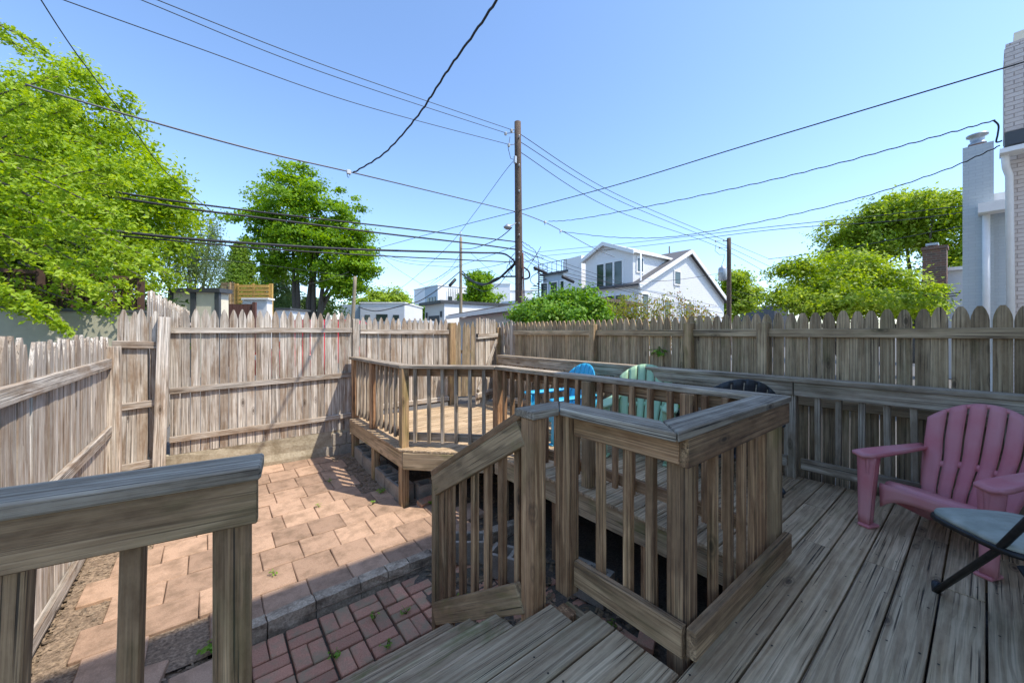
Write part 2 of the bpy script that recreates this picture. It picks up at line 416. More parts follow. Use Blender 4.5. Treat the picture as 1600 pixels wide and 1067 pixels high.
# nail heads: two where each board crosses a joist
nv, nf = [], []
for k in range(len(GAPY)-1):
    for xj in [-.6+.406*q for q in range(12)]:
        for e in (.03, .116):
            y = GAPY[k]+e
            if y < -.6 or y > 5.9 or (y > .727 and (1.36 < xj < 2.44 or (y > 1.3 and xj < left_edge(y)+.05))): continue
            if R_.random() < .12: continue
            b = len(nv); xx = xj+R_.uniform(-.012, .012); yy = y+R_.uniform(-.006, .006)
            nv += [(xx+.0048*math.cos(a*1.047), yy+.0048*math.sin(a*1.047), DZ+.0028) for a in range(6)]; nf.append(tuple(range(b, b+6)))
M['nail'] = flat('rusty_nail', (.035, .026, .02, 1), .7)
nl = link('nail_heads', mesh('nail_heads', nv, nf), 'nail', deck); nl['kind'] = 'stuff'
def fascia(a, b, mat='fascia'):
    board('fascia', (a[0], a[1], DZ-.027-.096), (b[0], b[1], DZ-.027-.096), .036, .184, mat, deck)
fascia((2.42, .76), (2.42, 3.30)); fascia((2.40, 3.32), (1.69, 4.04)); fascia((1.70, 4.06), (1.70, 6.06))
fascia((1.38, .70), (1.38, 1.30)); fascia((1.42, .708), (4.1, .708)); fascia((-1.0, 1.325), (1.26, 1.325)); fascia((4.15, -1), (4.15, 6.0))
for x, y in ((1.735, 4.13), (2.46, 3.22), (1.735, 5.05), (1.735, 5.95), (2.46, 1.5), (2.46, 2.4), (4.0, 3.4), (1.33, 1.26), (3.3, .64), (1.5, .64)):
    board('support_post', (x, y, -.1), (x, y, DZ-.03 if x > 2.2 or y < 2 else DZ-.03), .089, .089, 'fresh' if (x < 2 and y > 2) or y > 3 else 'rail', deck, up=(0, 1, 0))
for k in range(7):                                   # joists that close off the dark underside
    x = 2.62+k*.26
    board('joist', (x, .74, DZ-.13), (x, 6.0, DZ-.13), .036, .18, 'rail', deck)
# ---- stairs
stairs = thing('wooden_stairs', 'three grey weathered timber steps going down to the brick path', 'stairs', (.68, 1.75, -.1))
for n, (z, y0) in enumerate(((.475, 1.345), (.30, 1.60), (.125, 1.855))):
    for q in (0, 1):
        ya = y0+q*.137
        board('tread_board', (.14, ya+.066, z-.018), (1.20, ya+.066, z-.018), .131, .036, 'tread', stairs)
    board('riser', (.17, y0+.015, z-.12), (1.17, y0+.015, z-.12), .02, .155, 'rail', stairs)
for x in (.20, .67, 1.165):
    poly_extrude('stringer', [(x, 1.36, .43), (x, 1.59, .43), (x, 1.62, .262), (x, 1.85, .262), (x, 1.872, .086), (x, 2.11, .086), (x, 2.11, -.13), (x, 1.8, -.13), (x, 1.36, .15)], (.036, 0, 0), 'rail', stairs)
# ---- railings
def post(parent, x, y, z0, z1, mat='rail', s=.089, lean=(0, 0)):
    return board('post', (x+lean[0], y+lean[1], z0), (x, y, z1), s, s, mat, parent, up=(0, 1, 0), bev=.006)
def balusters(parent, a, b, n, z0, z1, mat='rail', s=.038, skip=()):
    a, b = Vector((*a, 0)), Vector((*b, 0))
    for i in range(n):
        if i in skip: continue
        p = a.lerp(b, (i+.5)/n)
        board('baluster', (p.x+R_.uniform(-.004, .004), p.y+R_.uniform(-.004, .004), z0), (p.x, p.y, z1), s, s, mat, parent, up=((b-a).normalized()), bev=.003, jit=.03)
def hrail(name, parent, a, b, z0, z1, mat='rail', t=.038):
    return board(name, (a[0], a[1], (z0+z1)/2), (b[0], b[1], (z0+z1)/2), t, z1-z0, mat, parent)
CT = 1.58                                            # top of the caps
# near left railing, its shade put into the darker wood colour
r1 = thing('deck_railing', 'dark shaded railing in the lower left corner of the photo', 'railing', (.05, 1.36, DZ))
A, B = Vector((.125, 1.325, 0)), Vector((-1.0, 1.497, 0)); U = (B-A).normalized(); V = Vector((-U.y, U.x, 0))  # V points to the camera side
if V.y > 0: V = -V
c0 = A; c1 = B
prism('cap_rail', [c0+V*.07, c0-V*.072, c1-V*.072, c1+V*.07], CT-.038, CT, 'cap', r1, (U.x, U.y), .006)
a, b = A+U*.01+V*.035, B+V*.035
hrail('top_rail', r1, a, b, CT-.038-.125, CT-.0385, 'rail_aged_shaded')
p = A+U*.075-V*.025
post(r1, p.x, p.y, .0, CT-.039, 'rail_aged_shaded')
for s_, lx in ((.275, -.012), (.47, -.02), (.66, -.03), (.84, -.03)):
    p = A+U*s_-V*.005
    board('baluster', (p.x+lx*1.6, p.y, .58), (p.x, p.y, CT-.06),   .044, .044, 'rail_aged_shaded', r1, up=U, bev=.003)
p0 = A+U*.13-V*.09; p1 = A+U*.2-V*.22
board('bracket', (p0.x, p0.y, CT-.19), (p0.x+.02, p0.y+.12, CT-.19), .07, .036, 'rail', r1)
# railing round the stair well: two runs and the stub over the stair post
r2 = thing('deck_railing', 'L shaped railing with pale grey cap around the stair well', 'railing', (1.5, .9, DZ))
prism('cap_rail', [(1.175, 1.31), (1.345, 1.31), (1.487, 1.452), (1.175, 1.452)], CT-.038, CT, 'cap', r2, (1, 0), .005)
prism('cap_rail', [(1.349, 1.308), (1.349, .712), (1.489, .852), (1.489, 1.448)], CT-.038, CT, 'cap', r2, (0, 1), .005)
prism('cap_rail', [(1.352, .709), (2.665, .709), (2.522, .852), (1.495, .852)], CT-.038, CT, 'cap', r2, (1, 0), .005)
post(r2, 1.445, 1.350, .62, CT-.039); post(r2, 1.235, 1.375, .30, CT-.039, 'rail')
post(r2, 1.528, .785, .55, CT-.039); post(r2, 2.57, .785, DZ, CT-.039, 'fresh')
hrail('top_rail', r2, (1.460, 1.303), (1.460, .752), CT-.15, CT-.0385)
hrail('top_rail', r2, (1.44, .732), (2.64, .732), CT-.155, CT-.0385)
hrail('bottom_rail', r2, (1.459, 1.303), (1.459, .74), .675, .80, 'rail_aged_shaded')
hrail('bottom_rail', r2, (1.45, .71), (2.60, .71), .69, .805, 'rail_aged_shaded')
for yy in (1.175, 1.02, .905): board('baluster', (1.498, yy, .69), (1.498, yy, CT-.04), .038, .038, 'rail', r2, up=(0, 1, 0), bev=.003)
for xx in (1.78, 1.945, 2.10, 2.245, 2.385): board('baluster', (xx, .771, .70), (xx, .771, CT-.04), .037, .037, 'rail' if xx < 2.4 else 'fresh', r2, up=(1, 0, 0), bev=.003)
# middle railing: long run, clipped corner, run to the back fence
r3 = thing('deck_railing', 'long middle railing with clipped corner between stair well and back fence', 'railing', (2.5, 2.4, DZ))
prism('cap_rail', [(2.53, .86), (2.668, .714), (2.60, 3.42), (2.452, 3.36)], CT-.038, CT, 'cap', r3, (0, 1), .005)
prism('cap_rail', [(2.452, 3.364), (2.60, 3.424), (1.825, 4.20), (1.68, 4.14)], CT-.038, CT, 'cap', r3, (-1, 1), .005)
prism('cap_rail', [(1.68, 4.144), (1.825, 4.204), (1.825, 6.09), (1.68, 6.09)], CT-.038, CT, 'cap', r3, (0, 1), .005)
P1, P2 = (1.745, 4.15), (2.50, 3.35)
for x, y, m in ((2.51, 2.10, 'fresh'), (2.53, 1.25, 'rail'), (P2[0]+.01, P2[1]+.03, 'rail'), (P1[0], P1[1], 'fresh'), (1.755, 5.2, 'rail'), (1.755, 6.02, 'rail')):
    post(r3, x, y, DZ-.1 if (x, y) == P1 else DZ, CT-.039, m)
hrail('top_rail', r3, (2.585, .92), (2.565, 3.33), CT-.13, CT-.0385)
hrail('bottom_rail', r3, (2.565, .92), (2.565, 3.33), DZ+.085, DZ+.175)
hrail('top_rail', r3, (2.52, 3.44), (1.79, 4.19), CT-.13, CT-.0385)
hrail('bottom_rail', r3, (2.52, 3.44), (1.79, 4.19), DZ+.06, DZ+.15, 'cap')
hrail('top_rail', r3, (1.80, 4.22), (1.80, 6.0), CT-.13, CT-.0385)
hrail('bottom_rail', r3, (1.80, 4.22), (1.80, 6.0), DZ+.06, DZ+.15)
balusters(r3, (2.515, 1.30), (2.512, 2.055), 5, DZ+.075, CT-.04)
balusters(r3, (2.515, .95), (2.515, 1.20), 2, DZ+.075, CT-.04)
balusters(r3, (2.505, 2.15), (2.50, 3.31), 9, DZ+.075, CT-.04)
balusters(r3, (2.455, 3.44), (1.79, 4.12), 6, DZ+.05, CT-.04, 'cap')
balusters(r3, (1.762, 4.2), (1.762, 5.15), 6, DZ+.05, CT-.04, 'cap')
balusters(r3, (1.762, 5.25), (1.762, 5.98), 5, DZ+.05, CT-.04, 'cap')
# rear railing along the right fence
r4 = thing('deck_railing', 'straight rear railing running in front of the right hand fence', 'railing', (4.1, 2.5, DZ))
C4 = 1.55
prism('cap_rail', [(4.02, -1.0), (4.16, -1.0), (4.16, 5.45), (4.02, 5.45)], C4-.038, C4, 'cap', r4, (0, 1), .005)
for ya, yb in ((-1.0, 1.06), (1.065, 3.3), (3.305, 5.44)):
    hrail('top_rail', r4, (4.055, ya), (4.055, yb), C4-.155, C4-.0385, 'cap')
    hrail('bottom_rail', r4, (4.055, ya+.05), (4.055, yb-.05), .755, .85, 'cap')
for yy in (-.9, 1.10, 3.25, 5.40): post(r4, 4.12, yy, DZ, C4-.039, 'cap')
yy = -.8
while yy < 5.35:
    if min(abs(yy-q) for q in (-.9, 1.10, 3.25, 5.40)) > .06:
        board('baluster', (4.095+R_.uniform(-.004, .004), yy+R_.uniform(-.012, .012), .76), (4.095, yy, C4-.04), .04, .04, 'cap', r4, up=(0, 1, 0), bev=.003, jit=.05)
    yy += .142
# stair hand rail
r5 = thing('stair_railing', 'sloping brown hand rail with balusters beside the steps', 'railing', (1.235, 1.9, -.06))
NY = 2.29
a0, a1 = Vector((1.235, 1.43, 1.545)), Vector((1.235, NY+.075, .985))
slope = (a1-a0).normalized(); nrm = Vector((1, 0, 0)).cross(slope); nrm = nrm if nrm.z > 0 else -nrm
board('cap_rail', a0+nrm*.002, a1+nrm*.002, .10, .036, 'rail', r5, up=nrm)
b0, b1 = Vector((1.205, 1.42, 1.46)), Vector((1.205, NY+.045, .915))
board('top_rail', b0, b1, .038, .125, 'fresh', r5, up=nrm)
c0, c1 = Vector((1.20, 1.42, .655)), Vector((1.20, NY+.03, .06))
board('bottom_rail', c0, c1, .038, .13, 'fresh', r5, up=nrm)
board('newel_post', (1.262, NY, -.1), (1.262, NY, .965), .089, .089, 'rail', r5, up=(0, 1, 0))
board('newel_face', (1.205, NY+.045, -.08), (1.205, NY+.045, .93), .034, .05, 'fresh', r5, up=(0, 1, 0))
for k in range(6):
    t = (k+.55)/6.0; yy = 1.42+(NY-.05-1.42)*t
    zt = b0.z+(b1.z-b0.z)*t; zb = c0.z+(c1.z-c0.z)*t
    board('baluster', (1.243, yy, zb-.05), (1.243, yy, zt+.05), .038, .038, 'rail', r5, up=(0, 1, 0), bev=.003)
# ---- picket fences
_pk = {}
def picket_mesh(H, w, t, style, mat):
    key = (round(H, 2), round(w, 3), style, mat)
    if key in _pk: return _pk[key]
    H = key[0]
    if style == 'gothic': head = [(H-.135, .5), (H-.115, .47), (H-.07, .36), (H-.03, .20), (H-.004, .07)]
    elif style == 'point': head = [(H-.15, .5), (H-.08, .36), (H-.02, .17), (H, .08)]
    elif style == 'dog': head = [(H-.11, .5), (H-.075, .45), (H-.03, .30), (H-.004, .13)]
    pts = [(0, .5*w)]+[(x, y*w) for x, y in head]; pts = pts+[(x, -y) for x, y in pts[::-1]]
    n = len(pts)
    v = [(x, y, -t/2) for x, y in pts]+[(x, y, t/2) for x, y in pts]
    f = [tuple(range(n)), tuple(range(n, 2*n))[::-1]]+[((i+1) % n, i, n+i, n+(i+1) % n) for i in range(n)]
    bm = bmesh.new(); vs = [bm.verts.new(p) for p in v]
    for q in f: bm.faces.new([vs[i] for i in q])
    me = bm_mesh('picket', bm); me.materials.append(M[mat]); _pk[key] = me
    return me
def fence(parent, a, b, z0, z1, rails, pitch, w, style, mat, front, rail_h=.085, zvar=.012, railmat=None, rail_ext=0, rot=.004):
    """pickets from a to b (2-D); rails sit on the side that `front` points to"""
    a, b = Vector((*a, 0)), Vector((*b, 0)); L = (b-a).length; u = (b-a)/L; fr = Vector((*front, 0)).normalized()
    n = max(1, round(L/pitch)); R3 = Matrix.Identity(4)
    for j in range(3): R3[j][0] = (0, 0, 1)[j]; R3[j][1] = u[j]; R3[j][2] = Vector((0, 0, 1)).cross(u)[j]
    for i in range(n):
        p = a+u*((i+.5)*L/n)
        H = round((z1-z0)+R_.uniform(-zvar, zvar), 2)
        mw = Matrix.Translation(p+Vector((0, 0, z0))+fr*R_.uniform(-.003, .003)) @ R3 @ Matrix.Rotation(R_.uniform(-rot, rot), 4, 'Z') @ Matrix.Rotation(R_.uniform(-.03, .03), 4, 'X')
        if R_.random() < .5: mw = mw @ Matrix.Rotation(math.pi, 4, 'X')
        link('picket', picket_mesh(H, w, .018, style, mat), None, parent, mw)
    for za, zb in rails:
        board('fence_rail', a+fr*.030+Vector((0, 0, za))-u*rail_ext, b+fr*.030+Vector((0, 0, zb))+u*rail_ext, .038, rail_h, railmat or mat, parent)
f1 = thing('picket_fence', 'low sunlit pale fence panel with pointed pickets at far left', 'fence', (-.85, 4, -.05))
fence(f1, (-.85, 2.1), (-.85, 5.93), -.03, 1.90, ((1.62, 1.62), (.90, .90), (.12, .08)), .108, .098, 'point', 'fence', (1, 0), .10, .035, rot=.02)
board('fence_post', (-.79, 5.90, -.1), (-.79, 5.90, 1.80), .10, .10, 'fence', f1, up=(0, 1, 0))
f2 = thing('picket_fence', 'short high picket section between the two corner posts', 'fence', (-.65, 6.1, 0))
fence(f2, (-.83, 6.08), (-.44, 6.08), .1, 2.18, ((1.82, 1.80), (1.11, 1.13), (.42, .45)), .10, .092, 'point', 'fence', (0, -1), .08, .05, rot=.02)
board('fence_post', (-.455, 6.03, 0), (-.40, 6.03, 2.13), .11, .10, 'fence', f2, up=(0, 1, 0))
f3 = thing('picket_fence', 'sunlit back fence panel with three rails above the concrete footing', 'fence', (.7, 6.15, .1))
fence(f3, (-.36, 6.16), (1.735, 6.16), .47, 2.25, ((1.975, 1.985), (1.245, 1.30), (.66, .675)), .094, .088, 'gothic', 'fence', (0, -1), .07, .015)
board('fence_post', (1.80, 6.17, .0), (1.80, 6.17, 2.16), .10, .09, 'fence', f3, up=(0, 1, 0))
f4 = thing('picket_fence', 'back fence panel on the deck between middle railing and gate opening', 'fence', (2.7, 6.15, DZ))
fence(f4, (1.86, 6.16), (3.43, 6.16), DZ+.03, 2.20, ((1.965, 1.955), (1.30, 1.30), (.75, .75)), .096, .089, 'gothic', 'fence', (0, -1), .075, .015)
board('fence_post', (3.50, 6.14, DZ-.3), (3.50, 6.14, 2.13), .11, .10, 'fresh', f4, up=(0, 1, 0))
f5 = thing('picket_fence', 'long shaded grey right hand fence with round topped pickets and three posts', 'fence', (4.45, 2.5, 0))
fence(f5, (4.45, -1.2), (4.45, 5.45), .05, 2.145, ((1.945, 1.945), (1.30, 1.30), (.40, .40)), .0985, .0915, 'dog', 'fence_old', (-1, 0), .08, .01)
for yy, hh in ((3.58, 2.07), (2.17, 2.06), (1.41, 2.055), (-.6, 2.06)): board('fence_post', (4.385, yy, -.1), (4.385, yy, hh), .095, .09, 'fence_old' if yy != 2.17 else 'fresh', f5, up=(0, 1, 0), bev=.006)
f6 = thing('picket_fence', 'narrow pale picket infill between gate hinge post and right hand fence', 'fence', (4.45, 5.7, .4))
fence(f6, (4.455, 5.47), (4.43, 5.95), .5, 2.16, ((1.90, 1.90),), .10, .094, 'point', 'fence', (1, 0), .08, .02, rot=.03)
g = thing('fence_gate', 'half open picket gate with diagonal brace', 'gate', (4.35, 5.88, DZ))
H_, T_ = (4.33, 5.90), (3.60, 5.50)
fence(g, T_, H_, DZ+.06, 2.20, ((1.88, 1.90), (.86, .86)), .09, .085, 'point', 'fence', (.42, -.9), .085, .02, rot=.012)
u_ = (Vector((*H_, 0))-Vector((*T_, 0))).normalized(); fr_ = Vector((.42, -.9, 0)).normalized()
board('brace', Vector((*T_, .95))+fr_*.032+u_*.05, Vector((*H_, 1.80))+fr_*.032-u_*.03, .03, .075, 'fence', g)
board('hinge_post', (4.40, 5.93, 0), (4.40, 5.93, 2.05), .09, .09, 'fresh', g, up=(0, 1, 0))
M['iron'] = flat('black_iron', (.02, .02, .022, 1), .5, .6)
for zz in (1.88, .88): box('hinge', (-.11, -.01, -.02), (.05, .012, .02), 'iron', g, .003, Matrix.Translation((4.32, 5.86, zz)) @ Matrix.Rotation(.5, 4, 'Z'))
box('latch', (-.03, -.012, -.03), (.04, .015, .03), 'iron', g, .003, Matrix.Translation((3.63, 5.475, 1.9)) @ Matrix.Rotation(.5, 4, 'Z'))
f7 = thing('picket_fence', 'shaded weathered fence seen through the open gateway', 'fence', (4.6, 7.9, .4))
fence(f7, (3.5, 8.2), (5.9, 7.2), .45, 2.18, ((1.5, 1.5),), .105, .096, 'point', 'fence_old', (.4, .9), .08, .03, rot=.02)
# ---- concrete footing of the back fence
foot = thing('concrete_footing', 'mossy tan concrete footing under the back fence panel', 'footing', (.7, 6.2, 0))
bm = bmesh.new(); bmesh.ops.create_cube(bm, size=1); bmesh.ops.subdivide_edges(bm, edges=bm.edges[:], cuts=6, use_grid_fill=True)
for v in bm.verts: v.co = Vector((v.co.x*2.3, v.co.y*.10+(.02 if v.co.z < 0 else 0)*-1, v.co.z*.50))+Vector((0, R_.uniform(-.008, .008), R_.uniform(-.008, .008)))
link('wall', bm_mesh('wall', bm), 'conc', foot, Matrix.Translation((.55, 6.20, .22)))
for j in range(2):
    for i in range(2): box('block', (1.36+i*.205+.1*j, 6.125, .06+j*.19), (1.36+i*.205+.1*j+.195 if i+j < 2 else 1.74, 6.16, .24+j*.19), 'block', foot, .006)
# ---- concrete blocks under the deck edge
def cinder():
    bm = bmesh.new()
    L, Wd, H, t = .39, .19, .19, .032
    xs = [-L/2, -L/2+t, -t/2, t/2, L/2-t, L/2]; ys = [-Wd/2, -Wd/2+t, Wd/2-t, Wd/2]
    for z0, z1 in ((-H/2, H/2),):
        for i in range(5):
            for j in range(3):
                if i in (1, 3) and j == 1: continue
                c = ((xs[i]+xs[i+1])/2, (ys[j]+ys[j+1])/2, 0); s = (xs[i+1]-xs[i], ys[j+1]-ys[j], H)
                r = bmesh.ops.create_cube(bm, size=1)
                for v in r['verts']: v.co = Vector((v.co.x*s[0]+c[0], v.co.y*s[1]+c[1], v.co.z*s[2]))
    bmesh.ops.remove_doubles(bm, verts=bm.verts, dist=.0005)
    inner = [f for f in bm.faces if not f.is_boundary] if False else []
    seen = {}
    for f in bm.faces: seen.setdefault(tuple(round(c, 4) for c in f.calc_center_median()), []).append(f)
    dead = [f for fs in seen.values() if len(fs) > 1 for f in fs]
    bmesh.ops.delete(bm, geom=dead, context='FACES')
    me = bm_mesh('concrete_block', bm); me.materials.append(M['block']); return me
cm = cinder()
for i, (x, y, rz, lab) in enumerate(((1.80, 4.42, .03, 'hollow concrete block nearest the clipped deck corner post'), (1.80, 4.83, -.02, 'second hollow concrete block along the deck edge from the corner post'),
                     (1.80, 5.30, .02, 'third hollow concrete block along the deck edge, just past the middle support post'), (1.80, 5.71, -.03, 'farthest hollow concrete block beside the back fence footing'),
                     (2.12, 4.20, 1.5, 'concrete block turned end on behind the deck corner post'), (1.98, 2.46, .5, 'hollow concrete block standing in the stair well below the railing'),
                     (1.80, 2.92, .9, 'concrete block behind the stair balusters near the kerb end'), (2.3, 1.95, .2, 'dark hollow block half hidden under the deck fascia'))):
    o = link('concrete_block', cm, None, None, Matrix.Translation((x, y, gz(x, y)+.06)) @ Matrix.Rotation(math.pi/2+rz, 4, 'Z'))
    tag(o, lab, 'block', 'loose concrete blocks')
for i, (x, y, rz, rx, lab) in enumerate(((2.2, 1.36, .4, .1, 'loose red brick lying in the dark stair well'), (2.42, 1.12, 1.2, .9, 'cored brick tipped up in the stair well shadow'), (1.95, 4.0, .2, .25, 'broken red brick beside the deck corner post'), (1.72, 1.5, .9, .1, 'loose brick between the steps and the stair well rail'))):
    tag(link('loose_brick', box_mesh(.2, .1, .06, .005, 'brick'), None, None, Matrix.Translation((x, y, gz(x, y)+.02)) @ Matrix.Rotation(rz, 4, 'Z') @ Matrix.Rotation(rx, 4, 'X')), lab, 'brick', 'loose bricks')
# ================================================================== chairs
def sheet(name, fn, nu, nv, off, mat, parent, mw):
    """closed curved slab: fn(u,v) gives the face, off(u,v) the offset of the other face"""
    v = []; f = []; n = (nu+1)*(nv+1)
    for s in (0, 1):
        for j in range(nv+1):
            for i in range(nu+1):
                p = Vector(fn(i/nu, j/nv)); v.append(p+(Vector(off(i/nu, j/nv)) if s else Vector()))
    ix = lambda i, j, s: s*n+j*(nu+1)+i
    for j in range(nv):
        for i in range(nu):
            f.append((ix(i, j, 0), ix(i+1, j, 0), ix(i+1, j+1, 0), ix(i, j+1, 0))); f.append((ix(i, j, 1), ix(i, j+1, 1), ix(i+1, j+1, 1), ix(i+1, j, 1)))
    for i in range(nu):
        f.append((ix(i, 0, 0), ix(i, 0, 1), ix(i+1, 0, 1), ix(i+1, 0, 0))); f.append((ix(i, nv, 0), ix(i+1, nv, 0), ix(i+1, nv, 1), ix(i, nv, 1)))
    for j in range(nv):
        f.append((ix(0, j, 0), ix(0, j+1, 0), ix(0, j+1, 1), ix(0, j, 1))); f.append((ix(nu, j, 0), ix(nu, j, 1), ix(nu, j+1, 1), ix(nu, j+1, 0)))
    bm = bmesh.new(); vs = [bm.verts.new(p) for p in v]
    for q in f: bm.faces.new([vs[k] for k in q])
    bmesh.ops.recalc_face_normals(bm, faces=bm.faces)
    ed = [e for e in bm.edges if len(e.link_faces) == 2 and e.calc_face_angle(0) > .8]
    bmesh.ops.bevel(bm, geom=ed, offset=.004, segments=2, affect='EDGES')
    me = bm_mesh(name, bm, True)
    return link(name, me, mat, parent, mw)
def plastic(name, c, fade, rough=.55):
    k = N(name)
    f = k.ramp(k.noise(k.coord((1, 1, 1), rnd=False), 2.4, 3, .5), [(.35, G4(0)), (.75, G4(1))])
    g = k.noise(k.coord((1, 1, 1), rnd=False), 60, 4, .7)
    b = k.mix(k.math('MULTIPLY', f, .6), c, fade); b = k.mix(k.math('MULTIPLY', g, .18), b, fade)
    k.col(b); k.bump(g, .12, .002)
    return k.set(Roughness=rough)
M['pink'] = plastic('faded_pink_resin', (.60, .155, .18, 1), (.72, .46, .44, 1), .6)
M['blue'] = plastic('blue_resin', (.025, .40, .66, 1), (.08, .48, .72, 1), .45)
M['green'] = plastic('pale_green_resin', (.38, .60, .36, 1), (.52, .70, .48, 1), .5)
M['black'] = plastic('black_resin', (.025, .028, .032, 1), (.06, .065, .072, 1), .5)
def adirondack(mat, label, x, y, face, tall=.93, slats=6, size=1.0):
    t = thing('lawn_chair', label, 'chair', (x, y, DZ), 'slatted resin lawn chairs')
    fx = Vector((*face, 0)).normalized(); rx = Vector((fx.y, -fx.x, 0))
    mw = Matrix.Identity(4)
    for i, vv in enumerate((rx, fx, Vector((0, 0, 1)))):
        for j in range(3): mw[j][i] = vv[j]
    mw = Matrix.Translation((x, y, DZ)) @ mw @ Matrix.Scale(size, 4)
    # back: curved in plan, leaning, arched head
    def bp(s, v):                                     # s -1..1 across, v 0..1 up
        hw = .215+.075*min(1, v*1.5)**.8
        ztop = tall-.115*s*s-.03*abs(s)**3
        z0 = .20
        z = z0+(ztop-z0)*v
        vv = (z-.20)/.72
        yy = -.17-.19*vv+.05*math.exp(-((vv-.2)/.16)**2)*.9+.10*max(0, .22-vv)*3
        yy += .05*s*s*(.4+.6*v)
        return Vector((s*hw, yy, z))
    gap = .022
    for k in range(slats):
        s0 = -1+2*k/slats+gap*(k > 0)*1.0; s1 = -1+2*(k+1)/slats-gap*(k < slats-1)
        sheet('back_slat', lambda u, v, s0=s0, s1=s1: bp(s0+(s1-s0)*u, v), 3, 14, lambda u, v: (0, -.016, -.004), mat, t, mw)
    for v0, v1 in ((.36, .42), (.955, .998)):
        sheet('back_brace', lambda u, v, v0=v0, v1=v1: bp(-.99+1.98*u, v0+(v1-v0)*v)+Vector((0, -.004, 0)), 16, 1, lambda u, v: (0, -.011, -.003), mat, t, mw)
    # seat: rolled front and slats running across
    def sp(s, q):                                     # q 0 front .. 1 rear
        yy = .27-.46*q
        zz = .365-.125*q-.05*max(0, .12-q)/.12*max(0, .12-q)/.12
        return Vector((s*(.255-.03*q), yy, zz-.012*(1-s*s)))
    for k in range(5):
        q0, q1 = k*.2+(.012 if k else 0), (k+1)*.2-.012
        sheet('seat_slat', lambda u, v, q0=q0, q1=q1: sp(-1+2*u, q0+(q1-q0)*v), 8, 3, lambda u, v: (0, 0, -.018), mat, t, mw)
    # front apron with arched lower edge
    def ap(u, v):
        s = -1+2*u; zt = .335; zb = .245-.09*abs(s)**3.5
        return Vector((s*.265, .285+.01*v, zb+(zt-zb)*v))
    sheet('apron', ap, 14, 3, lambda u, v: (0, -.018, 0), mat, t, mw)
    for sg in (-1, 1):
        def leg(u, v, sg=sg):                         # front leg panel flaring up into the arm
            z = .0+.535*v; w = .05+.05*v**1.4; yc = .325-.035*v; xo = .315+.012*(1-v)
            return Vector((sg*(xo+.03*math.sin(u*math.pi)*.6), yc+(u-.5)*2*w*.62, z))
        sheet('front_leg', leg, 5, 9, lambda u, v, sg=sg: (-sg*.03, 0, 0), mat, t, mw)
        def lf(u, v, sg=sg):                          # the leg's front panel
            z = .02+.515*v; w0 = .036+.026*v**1.3; xc = .318
            return Vector((sg*xc+(u-.5)*2*w0, .372-.03*v, z))
        sheet('leg_panel', lf, 3, 8, lambda u, v: (0, -.022, 0), mat, t, mw)
        box('foot', (-.04, -.055, 0), (.04, .055, .022), mat, t, .006, mw @ Matrix.Translation((sg*.305, .335, .0)))
        def arm(u, v, sg=sg):
            yy = .375-.68*v; xc = .325-.02*v; w = .078-.04*v**1.3-.012*max(0, .12-v)/.12
            return Vector((sg*xc+(u-.5)*2*w, yy, .545+.008*math.cos(u*6.28)-.004+.02*v))
        sheet('arm', arm, 6, 10, lambda u, v: (0, 0, -.028), mat, t, mw)
        def rl(u, v, sg=sg):
            yy = .20-.68*v; z1 = .30-.235*v; z0 = max(0., .20-.32*v) if v < .72 else 0
            return Vector((sg*.262, yy+(.03 if u < .5 and v > .9 else 0), (z0+(z1-z0)*u)))
        sheet('rear_leg', rl, 3, 10, lambda u, v, sg=sg: (-sg*.026, 0, 0), mat, t, mw)
        tube('arm_support', [mw @ Vector((sg*.29, -.235, .25)), mw @ Vector((sg*.305, -.29, .54))], .018, mat, t, 8)
    return t
adirondack('pink', 'faded pink slatted resin lawn chair in the shade by the rear railing', 3.63, .12, (-.90, .40), size=.90)
adirondack('blue', 'bright blue slatted lawn chair behind the middle railing', 3.50, 3.33, (-.97, .22), size=.97)
adirondack('green', 'pale green slatted lawn chair behind the middle railing', 3.70, 2.36, (-.90, -.38))
adirondack('black', 'black round backed lawn chair behind the corner of the stair well railing', 3.70, 1.47, (.75, .65), .95, size=.97)
# folding chair whose seat reaches in from the right edge
fc = thing('folding_chair', 'black framed folding chair with faded blue grey padded seat at right edge', 'chair', (3.0, -.1, DZ))
k = N('blue_grey_vinyl'); g_ = k.noise(k.coord((1, 1, 1), rnd=False), 260, 2, .6); h_ = k.noise(k.coord((1, 1, 1), rnd=False), 9, 4, .6)
wv_ = k.n("TexWave", wave_type='BANDS', bands_direction='DIAGONAL'); wv_.inputs['Scale'].default_value = 95; wv_.inputs['Distortion'].default_value = 1.5; k.l(k.coord((1, 1, 1), rnd=False), wv_.inputs['Vector'])
b_ = k.mix(k.ramp(h_, [(.4, G4(0)), (.7, G4(1))]), (.30, .31, .25, 1), (.47, .47, .39, 1)); b_ = k.mix(k.math('MULTIPLY', k.ramp(g_, [(.62, G4(0)), (.74, G4(1))]), .4), b_, (.33, .36, .34, 1))
b_ = k.mix(k.math('MULTIPLY', wv_.outputs['Fac'], .25), b_, (.20, .215, .18, 1))
k.col(b_); k.bump(k.math('ADD', wv_.outputs['Fac'], g_), .25, .002); M['vinyl'] = k.set(Roughness=.75)
M['tube'] = flat('dark_tube_metal', (.022, .020, .019, 1), .42, .3, nz=.5, nscale=40)
